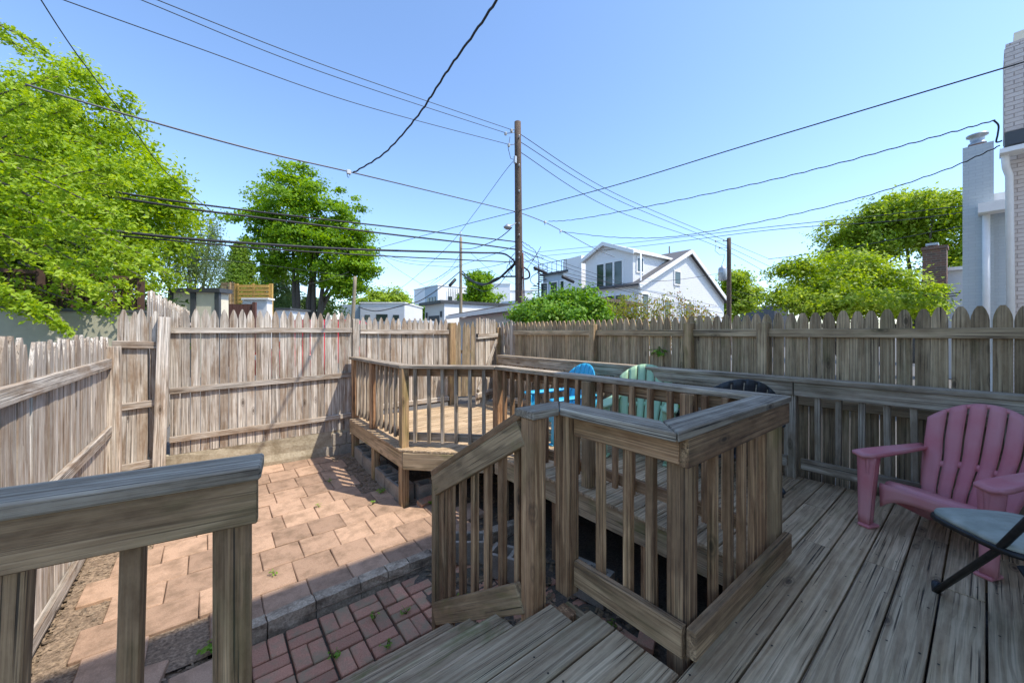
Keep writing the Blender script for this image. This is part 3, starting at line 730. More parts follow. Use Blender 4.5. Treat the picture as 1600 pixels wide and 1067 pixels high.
def seat_pad(r0, z0, z1, dome, name, mat, n=40, rings=6):
    v = []; f = []
    def o(a, s):
        c, q = math.cos(a), math.sin(a); e = .5
        return Vector((.22*s*math.copysign(abs(c)**e, c), .235*s*math.copysign(abs(q)**e, q), 0))
    prof = [(1, z0), (1.0, z1-.012), (.985, z1-.004), (.95, z1)]+[(.95*(1-i/rings), z1+dome*(1-(1-i/rings)**2)) for i in range(1, rings)]
    for s, z in prof:
        for kk in range(n): p = o(2*math.pi*kk/n, s*r0); v.append((p.x, p.y, z))
    for i in range(len(prof)-1):
        for kk in range(n): f.append((i*n+kk, i*n+(kk+1) % n, (i+1)*n+(kk+1) % n, (i+1)*n+kk))
    f.append(tuple(range(n))[::-1]); f.append(tuple((len(prof)-1)*n+kk for kk in range(n)))
    return link(name, mesh(name, v, f, True), mat, fc, Matrix.Translation((3.01, -.085, 0)) @ Matrix.Rotation(.06, 4, 'Z') @ Matrix.Rotation(-.03, 4, 'X'))
seat_pad(1.0, 1.045, 1.068, .0, 'seat_frame', 'tube'); seat_pad(.955, 1.066, 1.088, .03, 'cushion', 'vinyl')
for xx in (2.83, 3.19):
    tube('front_leg', [(xx+.02, .155, DZ+.006), (xx-.01, -.185, 1.04), (xx-.01, -.46, 1.46)], .0135, 'tube', fc, 10)
    tube('rear_leg', [(xx, -.66, DZ+.006), (xx, -.27, 1.03)], .0125, 'tube', fc, 10)
    lathe('rubber_foot', [(.016, -.02), (.018, .01), (.015, .03)], (xx+.022, .158, DZ+.02), 'black', fc, 10)
sheet('backrest', lambda u, v: (2.82+.36*u, -.37-.05*v-.03*math.sin(u*3.14), 1.32+.16*v), 8, 4, lambda u, v: (0, -.02, 0), 'vinyl', fc, Matrix.Identity(4))

_p = Vector((2.85, .155, 0)); fc.matrix_basis = Matrix.Translation(_p) @ Matrix.Rotation(-.92, 4, 'Z') @ Matrix.Translation(-_p) @ Matrix.Translation(fc.location)
# ================================================================== foliage
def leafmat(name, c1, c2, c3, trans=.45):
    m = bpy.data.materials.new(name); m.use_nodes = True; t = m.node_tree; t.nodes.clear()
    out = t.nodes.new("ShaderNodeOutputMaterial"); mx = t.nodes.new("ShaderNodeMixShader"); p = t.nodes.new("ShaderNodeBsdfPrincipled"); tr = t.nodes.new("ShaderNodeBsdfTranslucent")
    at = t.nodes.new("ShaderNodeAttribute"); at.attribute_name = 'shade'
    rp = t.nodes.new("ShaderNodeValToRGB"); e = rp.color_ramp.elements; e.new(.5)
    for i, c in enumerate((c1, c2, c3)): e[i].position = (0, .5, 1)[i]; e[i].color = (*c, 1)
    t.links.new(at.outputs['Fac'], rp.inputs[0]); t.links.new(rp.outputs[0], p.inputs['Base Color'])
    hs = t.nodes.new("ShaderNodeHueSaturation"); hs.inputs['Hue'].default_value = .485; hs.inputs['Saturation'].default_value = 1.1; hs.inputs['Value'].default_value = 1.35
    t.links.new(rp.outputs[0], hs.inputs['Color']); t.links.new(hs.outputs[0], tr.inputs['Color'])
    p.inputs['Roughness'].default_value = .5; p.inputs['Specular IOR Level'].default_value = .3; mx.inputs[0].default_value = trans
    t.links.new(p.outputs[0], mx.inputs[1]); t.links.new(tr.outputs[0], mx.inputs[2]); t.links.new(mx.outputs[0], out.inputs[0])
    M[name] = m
leafmat('leaf_spring', (.17, .28, .02), (.29, .43, .03), (.42, .54, .06), .5)
leafmat('leaf_maple', (.11, .23, .015), (.19, .34, .02), (.28, .44, .035), .5)
leafmat('leaf_dark', (.03, .065, .014), (.055, .11, .02), (.09, .15, .03))
leafmat('leaf_conifer', (.11, .20, .02), (.16, .27, .02), (.23, .33, .03))
leafmat('leaf_dogwood', (.17, .27, .02), (.29, .41, .035), (.44, .54, .10), .5)
leafmat('leaf_ivy', (.09, .21, .015), (.16, .33, .03), (.29, .44, .07), .4)
leafmat('leaf_red', (.20, .30, .03), (.30, .29, .05), (.34, .15, .05))
leafmat('leaf_willow', (.11, .17, .06), (.17, .25, .08), (.26, .33, .13), .5)
def leaves_mesh(name, C, Nn, size, rng, aspect=.55, shade=None, fold=.18):
    """C (n,3) leaf centres, Nn (n,3) normals -> one mesh of folded diamond leaves"""
    n = len(C); a = rng.normal(size=(n, 3)); Nn = Nn/np.linalg.norm(Nn, axis=1, keepdims=True)
    X = np.cross(Nn, a); X /= np.linalg.norm(X, axis=1, keepdims=True)+1e-9; Y = np.cross(Nn, X)
    s = (size*rng.uniform(.65, 1.35, size=(n, 1)))
    P0 = C-X*s; P2 = C+X*s; P1 = C+Y*s*aspect+Nn*s*fold-X*s*.15; P3 = C-Y*s*aspect+Nn*s*fold-X*s*.15
    V = np.stack([P0, P1, P2, P3], 1).reshape(-1, 3); base = np.arange(n)[:, None]*4
    F = np.concatenate([base+np.array([[0, 1, 2]]), base+np.array([[0, 2, 3]])], 1).reshape(-1, 3)
    me = bpy.data.meshes.new(name); me.vertices.add(len(V)); me.vertices.foreach_set('co', V.ravel())
    me.loops.add(F.size); me.loops.foreach_set('vertex_index', F.ravel().astype(np.int32))
    me.polygons.add(len(F)); me.polygons.foreach_set('loop_start', np.arange(0, F.size, 3, dtype=np.int32)); me.polygons.foreach_set('loop_total', np.full(len(F), 3, np.int32))
    me.update(calc_edges=True)
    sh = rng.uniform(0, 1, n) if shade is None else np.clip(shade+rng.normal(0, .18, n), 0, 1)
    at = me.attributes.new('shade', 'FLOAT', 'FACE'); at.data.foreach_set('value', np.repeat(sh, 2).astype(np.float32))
    return me
def lump(blobs, k, rng, lo=.34, hi=.58):
    """break each smooth blob into overlapping boughs with gaps between"""
    out = []
    for c, r in blobs:
        c, r = np.array(c), np.array(r)
        for _ in range(k):
            d = rng.normal(size=3); d /= np.linalg.norm(d); d[2] = d[2]*.9+.1
            s = rng.uniform(lo, hi); out.append((tuple(c+d*r*rng.uniform(.55, .95)), tuple(r*s*np.array([1.05, 1.05, .95]))))
    return out
def crown_pts(blobs, nclump, per, cr, rng, flat=.55, shell=.6):
    vol = np.array([(b[1][0]*b[1][1]*b[1][2])**(.67) for b in blobs]); vol /= vol.sum()
    ids = rng.choice(len(blobs), nclump, p=vol); C = []; Nn = []; S = []; cen = []
    for i in ids:
        c, r = np.array(blobs[i][0]), np.array(blobs[i][1])
        d = rng.normal(size=3); d /= np.linalg.norm(d); q = rng.uniform(shell, 1)**.7*(1+max(0, rng.normal()*.07))
        o = c+d*r*q; cen.append(o); m = max(3, int(per*rng.uniform(.5, 1.5)))
        k = rng.normal(size=(m, 3))*np.array([cr, cr, cr*flat])*rng.uniform(.6, 1.3)
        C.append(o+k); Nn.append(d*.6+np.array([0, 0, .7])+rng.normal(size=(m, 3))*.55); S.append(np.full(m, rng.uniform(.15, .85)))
    return np.concatenate(C), np.concatenate(Nn), np.concatenate(S), cen
def add_leaves(name, mat, parent, C, Nn, S, size, rng, aspect=.55):
    c = np.array(C).mean(0)
    return link(name, leaves_mesh(name, C-c, Nn, size, rng, aspect, S), mat, parent, Matrix.Translation(c))
M['bark'] = stone('tree_bark', (.06, .05, .042, 1), (.17, .145, .12, 1), (.09, .08, .06, 1), .5, 30, .02, .1)
def limbs(parent, base, heads, r0, rng, mat='bark', fork=.45, name='trunk'):
    """tapered trunk that divides into limbs towards the crown's clumps"""
    v = []; f = []; b = Vector(base); top = Vector(heads[0])
    for i, h in enumerate(heads):
        h = Vector(h); mid = b.lerp(h, fork)+Vector((0, 0, (h.z-b.z)*.12)); mid.x = b.x+(h.x-b.x)*fork*.5; mid.y = b.y+(h.y-b.y)*fork*.5
        pts = []; rr = []
        for k in range(9):
            t = k/8; p = (b*(1-t)**2+mid*2*t*(1-t)+h*t*t)+Vector((rng.uniform(-1, 1), rng.uniform(-1, 1), 0))*r0*.25*(k > 0)
            pts.append(p-b); rr.append((r0 if i == 0 else r0*.62)*(1-.82*t))
        tube_geo(pts, rr, 7, True, v, f)
    return link(name, mesh(name, v, f, True), mat, parent, Matrix.Translation(b))
def tree(name, label, base, blobs, nclump, per, cr, size, mat, seed, r0=.2, nl=7, flat=.55, shell=.6, aspect=.55, group=None, fork=.45, cat='tree', lk=(8, .34, .58, .72)):
    rng = np.random.default_rng(seed); t = thing(name, label, cat, base, group)
    C, Nn, S, cen = crown_pts(lump(blobs, lk[0], rng, lk[1], lk[2])+[(c, tuple(q*lk[3] for q in r)) for c, r in blobs], nclump, per, cr*.8, rng, flat, shell)
    idx = rng.choice(len(cen), min(nl, len(cen)), replace=False)
    limbs(t, base, [cen[i] for i in idx], r0, rng, fork=fork)
    add_leaves('crown', mat, t, C, Nn, S, size, rng, aspect)
    return t
def blob(px, py, d, wpx, hpx, dm=None):
    p = W(px, py, d); r = wpx/FPX*d; return ((p.x, p.y, p.z), (r*.95, r*.95, hpx/FPX*d))
# ---- near left tree: long sprays reaching in over the neighbour's wall
rng = np.random.default_rng(21)
nt = thing('leafy_tree', 'bright green leafy tree with long sprays overhanging the left wall', 'tree', G(-260, 6.0, ALLEY))
heads = []; C = []; Nn = []; S = []; tv = []; tf = []
root = W(-230, 330, 6.2)
def spray(a, b, n, wid, droop, shade, leaf=3.2):
    a, b = Vector(a), Vector(b); L = (b-a).length; pts = []
    for k in range(9):
        t = k/8; p = a.lerp(b, t); p.z += droop*(-(t*t)+t*.35); pts.append(p)
    tube_geo(pts, [.022*(1-.8*k/8)+.003 for k in range(9)], 5, True, tv, tf)
    for q in range(n):
        t = rng.uniform(.12, 1.04)**.85; k = min(7, int(t*8)); p = pts[k].lerp(pts[k+1], t*8-k if t < 1 else 1)
        w = wid*(1.15-.75*t)
        # side twig
        d = Vector(rng.normal(size=3)); d.z *= .9; d = d.normalized()*w*rng.uniform(.25, 1)+(b-a).normalized()*w*.5
        e = p+d; m = rng.integers(8, 14)
        for j in range(m):
            s = (j+1)/m; o = p.lerp(e, s); o.z -= w*.25*s*s
            C.append((o.x+rng.normal()*.03, o.y+rng.normal()*.03, o.z+rng.normal()*.03)); Nn.append((rng.normal()*.8, rng.normal()*.8-.25, .8)); S.append(shade+rng.normal()*.1)
for i in range(64):
    ty = rng.uniform(85, 470); d1 = rng.uniform(5.2, 8.2)
    lim = np.interp(ty, [60, 110, 180, 260, 330, 400, 450, 480], [45, 110, 150, 200, 245, 265, 245, 90])
    tx = lim*rng.uniform(.35, 1.0)-rng.uniform(0, 60)*(rng.random() < .3)
    e = W(tx, ty, d1); s0 = W(rng.uniform(-320, -150), rng.uniform(150, 400), d1*.95)
    spray(s0, e, 80, .42, .35, rng.uniform(.25, .9))
for (tx, ty, d1) in ((95, 492, 5.0), (105, 498, 5.05), (60, 470, 5.0), (70, 66, 6.2), (55, 75, 6.4), (215, 445, 6.4), (240, 440, 7.2), (265, 420, 8.0), (180, 470, 5.9), (30, 470, 5.4)):
    spray(W(tx-150, ty-60, d1), W(tx, ty, d1), 30, .26, .2, .65)
link('branches', mesh('branches', [v-root for v in tv], tf, True), 'bark', nt, Matrix.Translation(root))
limbs(nt, G(-260, 6.0, ALLEY), [W(-230, 200, 6.2), W(-150, 250, 5.6), W(-180, 330, 7.0), W(-240, 60, 6.5)], .22, rng)
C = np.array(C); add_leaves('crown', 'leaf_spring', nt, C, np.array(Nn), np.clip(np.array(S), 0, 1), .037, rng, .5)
# ---- the big tree behind it
bl = [blob(110, 300, 12, 95, 150), blob(60, 250, 12.5, 80, 130), blob(190, 330, 11.5, 75, 100), blob(245, 370, 11, 55, 80), blob(130, 180, 12, 55, 70), blob(40, 400, 12, 90, 90), blob(150, 405, 11.5, 100, 52), blob(265, 310, 11, 28, 40), blob(185, 250, 12, 38, 60), blob(272, 285, 11, 14, 22), blob(120, 120, 12, 20, 22)]
tree('broad_tree', 'tall dark green tree rising behind the left wall', G(120, 12, ALLEY), bl, 1250, 50, .26, .066, 'leaf_spring', 31, .28, 10, .7, .55)
# ---- drooping mass beside it
bl = [blob(305, 385, 18, 36, 50), blob(325, 415, 18, 22, 32), blob(285, 410, 17.5, 26, 34)]
wt = thing('drooping_vine_tree', 'drooping grey green vine covered tree above the cream shed', 'tree', G(305, 18, ALLEY))
rw = np.random.default_rng(44); C, Nn, S, cen = crown_pts(bl, 260, 40, .14, rw, 2.4, .7); Nn[:, 2] *= .2
limbs(wt, G(305, 18, ALLEY), [cen[i] for i in range(6)], .15, rw); add_leaves('crown', 'leaf_willow', wt, C, Nn, S, .06, rw, .35)
# ---- maple in the middle distance
D = 30
bl = [blob(480, 330, D, 62, 58), blob(525, 350, D, 38, 40), blob(440, 345, D, 36, 40), blob(505, 385, D-1, 55, 36), blob(425, 370, D, 36, 48), blob(535, 380, D, 38, 52), blob(480, 395, D, 80, 40), blob(420, 420, D-1, 28, 30), blob(545, 425, D-2, 32, 34), blob(470, 300, D, 30, 30), blob(510, 425, D-1, 45, 22), blob(530, 452, D-2, 30, 14), blob(560, 400, D-1, 20, 40)]
mt = tree('maple_tree', 'round crowned maple with several dark trunks beyond the back fence', G(478, D, .4), bl, 560, 95, .42, .115, 'leaf_maple', 51, .30, 5, .5, .72, .6, fork=.62, lk=(6, .5, .7, .9))
rm = np.random.default_rng(3)
for px_, hx in ((465, 455), (488, 500), (462, 470), (495, 520)):
    limbs(mt, G(px_+rm.uniform(-3, 3), D-.5, .4), [W(hx, 350, D)], .24, rm, fork=.5)
# ---- other far trees
def conifer(name, label, px, top, bot, d, wpx, mat, seed, size=.10):
    rg = np.random.default_rng(seed); t = thing(name, label, 'tree', G(px, d, ALLEY)); C = []; Nn = []; S = []
    H = (bot-top)/FPX*d; z0 = W(px, bot, d).z; Rr = wpx/FPX*d; c = W(px, bot, d)
    for _ in range(420):
        h = rg.uniform(0, 1)**1.25; r = Rr*(1-h)**.8*rg.uniform(.55, 1.05)+.05; a = rg.uniform(0, 6.28); o = np.array([c.x+r*math.cos(a), c.y+r*math.sin(a), z0+H*h])
        m = 26; C.append(o+rg.normal(size=(m, 3))*np.array([.16, .16, .22])); Nn.append(np.array([math.cos(a), math.sin(a), .5])+rg.normal(size=(m, 3))*.6); S.append(np.full(m, rg.uniform(.2, .8)))
    limbs(t, G(px, d, ALLEY), [(c.x, c.y, z0+H*.9)], .14, rg); add_leaves('crown', mat, t, np.concatenate(C), np.concatenate(Nn), np.concatenate(S), size, rg, .4)
conifer('conifer_tree', 'pointed bright green conifer left of the yellow slat screen', 374, 385, 470, 26, 30, 'leaf_conifer', 5)
conifer('conifer_tree', 'darker loose conifer right of the yellow slat screen', 430, 395, 500, 34, 42, 'leaf_willow', 6, .12)
tree('far_tree', 'low dark hedge tree at the foot of the maple', G(450, 38, .4), [blob(450, 480, 38, 50, 22), blob(500, 485, 38, 40, 18)], 160, 40, .4, .13, 'leaf_dark', 61, .15, 4)
tree('far_tree', 'rounded olive tree behind the flat white building', G(600, 46, .4), [blob(600, 468, 46, 32, 16), blob(570, 478, 46, 26, 14), blob(625, 476, 46, 18, 10)], 200, 40, .45, .16, 'leaf_dogwood', 62, .2, 4)
tree('far_tree', 'small green tree between the two leaning wood poles', G(655, 50, .4), [blob(650, 492, 50, 22, 12), blob(668, 484, 50, 8, 9)], 90, 40, .4, .16, 'leaf_ivy', 63, .15, 3)
tree('far_tree', 'upright green tree behind the pale leaning pole', G(748, 42, .4), [blob(748, 455, 42, 24, 26), blob(760, 470, 42, 20, 14), blob(742, 440, 42, 12, 14), blob(735, 472, 42, 16, 14)], 260, 44, .42, .15, 'leaf_maple', 64, .18, 5)
tree('far_tree', 'olive green tree behind the transformer pole', G(1150, 34, .4), [blob(1150, 450, 34, 24, 24), blob(1165, 470, 34, 22, 22), blob(1138, 478, 34, 26, 18), blob(1160, 432, 34, 12, 10)], 280, 40, .4, .14, 'leaf_dogwood', 65, .2, 5)
bl = [blob(1330, 430, 12.5, 70, 42), blob(1275, 460, 12, 55, 32), blob(1390, 450, 12, 55, 36), blob(1320, 480, 11.5, 90, 24), blob(1240, 420, 12.5, 30, 14), blob(1225, 470, 12, 25, 22), blob(1440, 470, 11.5, 25, 22)]
tree('dogwood_tree', 'bright layered dogwood just beyond the right hand fence', G(1330, 12.3, .4), bl, 640, 62, .22, .052, 'leaf_dogwood', 71, .16, 8, .6, .66, .6)
bl = [blob(1430, 350, 19, 62, 44), blob(1360, 375, 19.5, 55, 40), blob(1480, 370, 18.5, 40, 55), blob(1320, 395, 20, 40, 30), blob(1440, 320, 19, 34, 22), blob(1490, 430, 18, 30, 50)]
tree('broad_tree', 'tall yellow green tree behind the dogwood and brick chimney', G(1430, 19, .4), bl, 640, 60, .32, .08, 'leaf_dogwood', 72, .24, 9, .7, .66, .6)
tree('hedge', 'dark hedge filling the space behind the lattice screen', (-2.4, 10.4, ALLEY), [((-3.6, 10.4, 2.3), (1.0, .5, 1.1)), ((-2.3, 10.5, 2.4), (1.0, .5, 1.1)), ((-1.3, 10.6, 2.2), (.7, .5, 1.0))], 260, 60, .2, .06, 'leaf_dark', 91, .06, 5, cat='hedge')
# ---- ivy mound on the garage and the reddish shrub
iv = thing('ivy_mound', 'glossy green ivy mound spilling over the garage roof', 'ivy', G(880, 7.6, ALLEY))
ri = np.random.default_rng(81)
bl = [blob(880, 480, 7.6, 46, 20), blob(918, 485, 7.4, 34, 24), blob(848, 490, 7.8, 36, 12), blob(875, 502, 7.4, 66, 20), blob(815, 493, 7.9, 16, 8), blob(890, 470, 7.8, 22, 12)]
C, Nn, S, cen = crown_pts(lump(bl, 7, ri, .35, .6)+[(c, tuple(q*.8 for q in r)) for c, r in bl], 480, 46, .075, ri, 1.1, .75); limbs(iv, G(880, 7.6, ALLEY), [cen[i] for i in range(6)], .06, ri, name='stem'); add_leaves('foliage', 'leaf_ivy', iv, C, Nn, S, .036, ri, .6)
sh = thing('red_tipped_shrub', 'loose shrub with orange and red tips behind the right fence', 'shrub', G(1010, 8.4, ALLEY))
C = []; Nn = []; S = []; v_ = []; f_ = []
for q in range(170):
    px_ = ri.uniform(925, 1120); b = G(px_+ri.uniform(-10, 10), 8.4+ri.uniform(-.5, .5), 1.2)
    topy = np.interp(px_, [925, 960, 1000, 1050, 1090, 1120], [470, 455, 462, 452, 470, 492])+ri.uniform(0, 34); e = W(px_+ri.uniform(-12, 12), topy, 8.4+ri.uniform(-.5, .5))
    tube_geo([b, b.lerp(e, .5)+Vector((ri.normal()*.04, ri.normal()*.04, 0)), e], [.008, .005, .002], 4, True, v_, f_)
    dens = 75 if px_ < 1010 else 34
    for j in range(dens):
        o = b.lerp(e, ri.uniform(.3, 1)); C.append((o.x+ri.normal()*.07, o.y+ri.normal()*.07, o.z+ri.normal()*.04)); Nn.append(ri.normal(size=3)+np.array([0, 0, .5])); S.append(np.clip((px_-930)/150*.35+ri.uniform(-.1, .5), 0, 1))
b0 = G(1010, 8.4, ALLEY); link('stem', mesh('stem', [p-b0 for p in v_], f_, True), 'bark', sh, Matrix.Translation(b0))
add_leaves('foliage', 'leaf_red', sh, np.array(C), np.array(Nn), np.array(S), .032, ri, .5)
# ---- small plants
def weed(label, x, y, z, n, r, size, seed, mat='leaf_ivy', name='weed', cat='plant', h=.05):
    rg = np.random.default_rng(seed); v = []; f = []; C = []; Nn = []
    for k in range(n):
        a = rg.uniform(0, 6.28); q = r*math.sqrt(rg.uniform(.05, 1)); p = Vector((q*math.cos(a), q*math.sin(a), h*rg.uniform(.35, 1)))
        tube_geo([(0, 0, 0), (p.x*.4, p.y*.4, p.z*.7), p], [.0015, .0012, .0008], 4, True, v, f); C.append((x+p.x, y+p.y, z+p.z)); Nn.append((math.cos(a)*.5, math.sin(a)*.5, 1))
    t = thing(name, label, cat, (x, y, z), 'weeds in the paving joints' if name == 'weed' else None)
    link('stem', mesh('stem', v, f), mat, t, Matrix.Translation((x, y, z))); add_leaves('leaves', mat, t, np.array(C), np.array(Nn), np.full(n, .6), size, rg, .6)
WD = [(.02, 3.02, 26, .07, .018, 'large weed tuft at the kerb end beside the near left post'), (.12, 2.93, 16, .05, .016, 'weed tuft on the brick just below the kerb end'), (-.30, 2.96, 22, .07, .018, 'yellow green weed tuft in the mulch behind the near balusters'),
      (-.22, 2.68, 22, .07, .017, 'weed tuft at the very bottom between the two near balusters'), (.62, 2.55, 14, .04, .013, 'weed between path bricks left of the steps'), (.93, 2.72, 12, .035, .012, 'weed in the path bricks in front of the kerb middle'),
      (1.12, 2.62, 12, .04, .012, 'weed in the brick joint beside the newel post'), (.9, 2.42, 12, .04, .012, 'weed sprouting by the bottom step edge'), (.42, 3.62, 8, .03, .012, 'tiny weed in the sunlit paver joint near the shadow edge'),
      (.95, 4.6, 7, .03, .012, 'tiny weed between pavers in the middle of the patio'), (1.45, 4.32, 8, .03, .013, 'tiny weed in pavers near the deck corner'), (1.2, 5.2, 8, .03, .013, 'tiny weed in the far paver joint'),
      (1.62, 4.55, 16, .06, .02, 'low green weed at the foot of the concrete blocks'), (1.98, 3.95, 14, .07, .02, 'green weed behind the deck corner post by the brick'), (2.12, 1.6, 16, .08, .02, 'green plant in the dark stair well'), (1.55, 2.5, 14, .06, .018, 'weed behind the stair balusters on the path')]
for i, (x, y, n, r, s, lab) in enumerate(WD): weed(lab, x, y, gz(x, y)-(.05 if y < 3 else .0), n, r, s, 100+i)
weed('green creeper sprig hanging on the right hand fence', 4.40, 2.55, 1.78, 26, .10, .035, 140, name='creeper', cat='vine', h=-.12)
weed('leafy creeper growing through the rear railing beside the green chair', 4.0, 2.1, 1.05, 60, .20, .04, 141, name='creeper', cat='vine', h=.28)
# ================================================================== buildings, poles and wires beyond the fence
def siding(name, c, pitch=.13, strength=.7, axis='Z'):
    k = N(name); wv = k.n("TexWave", wave_type='BANDS', bands_direction=axis, wave_profile='SAW'); wv.inputs['Scale'].default_value = 1/pitch/(2*math.pi)*math.pi*.5*2/ math.pi if False else .314159/pitch*1.0
    wv.inputs['Distortion'].default_value = 0; tc = k.n("TexCoord"); k.l(tc.outputs['Object'], wv.inputs['Vector'])
    n_ = k.noise(k.coord((1, 1, 1)), 3, 4, .6)
    k.col(k.mix(k.math('MULTIPLY', n_, .25), c, tuple(x*.8 for x in c[:3])+(1,))); k.bump(wv.outputs['Fac'], strength, .03)
    return k.set(Roughness=.6)
M['white_siding'] = siding('white_lap_siding', (.84, .845, .85, 1))
M['cream_siding'] = siding('cream_lap_siding', (.66, .68, .70, 1), .16)
M['white_render'] = flat('white_render', (.80, .80, .79, 1), .8, nz=.06, nscale=3)
M['grey_panel'] = flat('grey_blue_panel', (.42, .50, .56, 1), .6, nz=.08, nscale=3)
M['trim'] = flat('white_trim', (.82, .82, .80, 1), .5, nz=.05)
M['dark_trim'] = flat('charcoal_trim', (.06, .065, .07, 1), .5)
M['cream'] = flat('cream_panel', (.74, .68, .52, 1), .7, nz=.08, nscale=4)
M['olive'] = flat('olive_stucco', (.37, .36, .27, 1), .9, nz=.12, nscale=5, bump=.2)
M['lattice'] = flat('brown_lattice', (.07, .035, .022, 1), .8, nz=.3, nscale=10)
M['vinyl_brown'] = flat('brown_vinyl', (.13, .055, .04, 1), .6, nz=.1)
M['yellow_wood'] = flat('yellow_pine', (.56, .34, .09, 1), .7, nz=.25, nscale=12, var=.15)
M['glass'] = flat('window_glass', (.03, .05, .045, 1), .08, 0, spec=.8)
M['pole'] = stone('creosote_pole', (.045, .03, .022, 1), (.16, .11, .075, 1), (.03, .025, .025, 1), .5, 30, .01, .1)
M['pale_pole'] = stone('pale_pole', (.22, .17, .11, 1), (.36, .30, .21, 1), (.15, .11, .07, 1), .5, 30, .01, .1)
M['wire'] = flat('black_cable', (.018, .018, .02, 1), .6)
M['grey_wire'] = flat('grey_cable', (.12, .12, .13, 1), .5)
M['ceramic'] = flat('pale_insulator', (.55, .55, .54, 1), .3)
M['steel'] = flat('galvanised_steel', (.42, .45, .47, 1), .45, .5, nz=.15)
k = N('shingles'); bt = k.n("TexBrick"); bt.inputs['Scale'].default_value = 4; bt.inputs['Color1'].default_value = (.13, .10, .08, 1); bt.inputs['Color2'].default_value = (.21, .165, .13, 1); bt.inputs['Mortar'].default_value = (.05, .04, .03, 1)
k.l(k.coord((1, 1, 1), rnd=False), bt.inputs['Vector']); k.col(k.mix(.5, bt.outputs[0], k.mix(k.noise(k.coord((1, 1, 1)), 4, 4, .6), (.10, .08, .06, 1), (.24, .19, .15, 1)))); M['shingle'] = k.set(Roughness=.95)
M['grey_shingle'] = flat('grey_shingles', (.12, .12, .125, 1), .95, nz=.3, nscale=14)
def brickmat(name, c1, c2, mortar, bump=.6, scale=4.6):
    k = N(name); tc = k.n("TexCoord"); nv = k.n("NewGeometry"); sp = k.n("SeparateXYZ"); k.l(tc.outputs['Object'], sp.inputs[0])
    cb = k.n("CombineXYZ"); k.l(k.math('ADD', sp.outputs[0], sp.outputs[1]), cb.inputs[0]); k.l(sp.outputs[2], cb.inputs[1])
    bt = k.n("TexBrick"); bt.inputs['Scale'].default_value = 1; bt.inputs['Brick Width'].default_value = .21; bt.inputs['Row Height'].default_value = .075; bt.inputs['Mortar Size'].default_value = .006; bt.inputs['Mortar Smooth'].default_value = .3
    bt.inputs['Color1'].default_value = c1; bt.inputs['Color2'].default_value = c2; bt.inputs['Mortar'].default_value = mortar
    k.l(cb.outputs[0], bt.inputs['Vector']); n_ = k.noise(k.coord((1, 1, 1), rnd=False), 9, 4, .6)
    k.col(k.mix(k.math('MULTIPLY', n_, .35), bt.outputs[0], mortar)); k.bump(k.math('ADD', k.math('MULTIPLY', bt.outputs['Fac'], -1), k.math('MULTIPLY', n_, .5)), bump, .02)
    M[name] = k.set(Roughness=.8)
brickmat('pink_white_brick', (.62, .54, .48, 1), (.70, .62, .56, 1), (.42, .34, .29, 1), .9)
brickmat('blue_grey_brick', (.47, .525, .545, 1), (.51, .56, .57, 1), (.43, .48, .50, 1), .4)
brickmat('red_brick', (.20, .07, .045, 1), (.10, .05, .04, 1), (.27, .22, .18, 1), .6)
def obox(name, o, ux, uy, sx, sy, z0, z1, mat, parent, bev=0):
    """box with one corner at o, edges along the horizontal unit vectors ux, uy"""
    m = Matrix.Identity(4)
    for i, v in enumerate((ux, uy, Vector((0, 0, 1)))):
        for j in range(3): m[j][i] = v[j]
    return box(name, (0, 0, z0), (sx, sy, z1), mat, parent, bev, Matrix.Translation((o.x, o.y, 0)) @ m)
def window(parent, o, u, n, s0, s1, z0, z1, panes=1, mat='dark_trim', surround='trim'):
    """window on the wall through o along u with outward normal n"""
    w = s1-s0
    fr = obox('window', o+u*s0+n*.0, u, n, w, .05, z0, z1, mat, parent)
    for k in range(panes):
        a = s0+.05+k*(w-.05)/panes; b = s0+(k+1)*(w-.05)/panes
        obox('pane', o+u*a+n*.045, u, n, b-a, .02, z0+.05, z1-.05, 'glass', fr)
    if surround:
        t = .09
        for a, b, c, d in ((s0-t, s0, z0-t, z1+t), (s1, s1+t, z0-t, z1+t), (s0, s1, z1, z1+t), (s0, s1, z0-t, z0)):
            obox('frame', o+u*a, u, n, b-a, .075, c, d, surround, fr)
    return fr
# ---- white house with two gables
A = G(997, 24, 0); B = G(1131, 31, 0); Cc = G(914, 27.1, 0)
hu = (B-A).normalized(); hv = Vector((-hu.y, hu.x, 0)); hv = hv if hv.dot(Cc-A) > 0 else -hv
wA = (B-A).length; dep = 4.4
h = thing('white_house', 'white clapboard house with front gable and steep side gable', 'house', A+Vector((0, 0, ALLEY)))
z_e, z_p = 5.0, 7.8
prof = [(0, .3), (wA, .3), (wA, 4.5), (wA*.516, z_p), (0, z_e)]
poly_extrude('wall', [A+hu*s+Vector((0, 0, z)) for s, z in prof], hv*dep, 'white_siding', h)
for (s0, z0), (s1, z1), ex in (((0, z_e), (wA*.516, z_p), 0), ((wA*.516, z_p), (wA, 4.5), 1)):
    d = (hu*(s1-s0)+Vector((0, 0, z1-z0))).normalized(); nn = Vector((-d.z*hu.x, -d.z*hu.y, d.dot(hu)))
    p0 = A+hu*s0+Vector((0, 0, z0)); p1 = A+hu*s1+Vector((0, 0, z1))
    if not ex: p0 = p0-d*.35
    else: p1 = p1+d*.35
    poly_extrude('roof', [q-hv*.3 for q in (p0+nn*.03, p1+nn*.03, p1+nn*.16, p0+nn*.16)], hv*(dep+.6), 'grey_shingle', h)
    poly_extrude('bargeboard', [q-hv*.36 for q in (p0-nn*.14, p1-nn*.14, p1+nn*.13, p0+nn*.13)], hv*.055, 'trim', h)
ze2, zp2 = 7.07, 7.95
dw = 4.0; dl = wA*.50
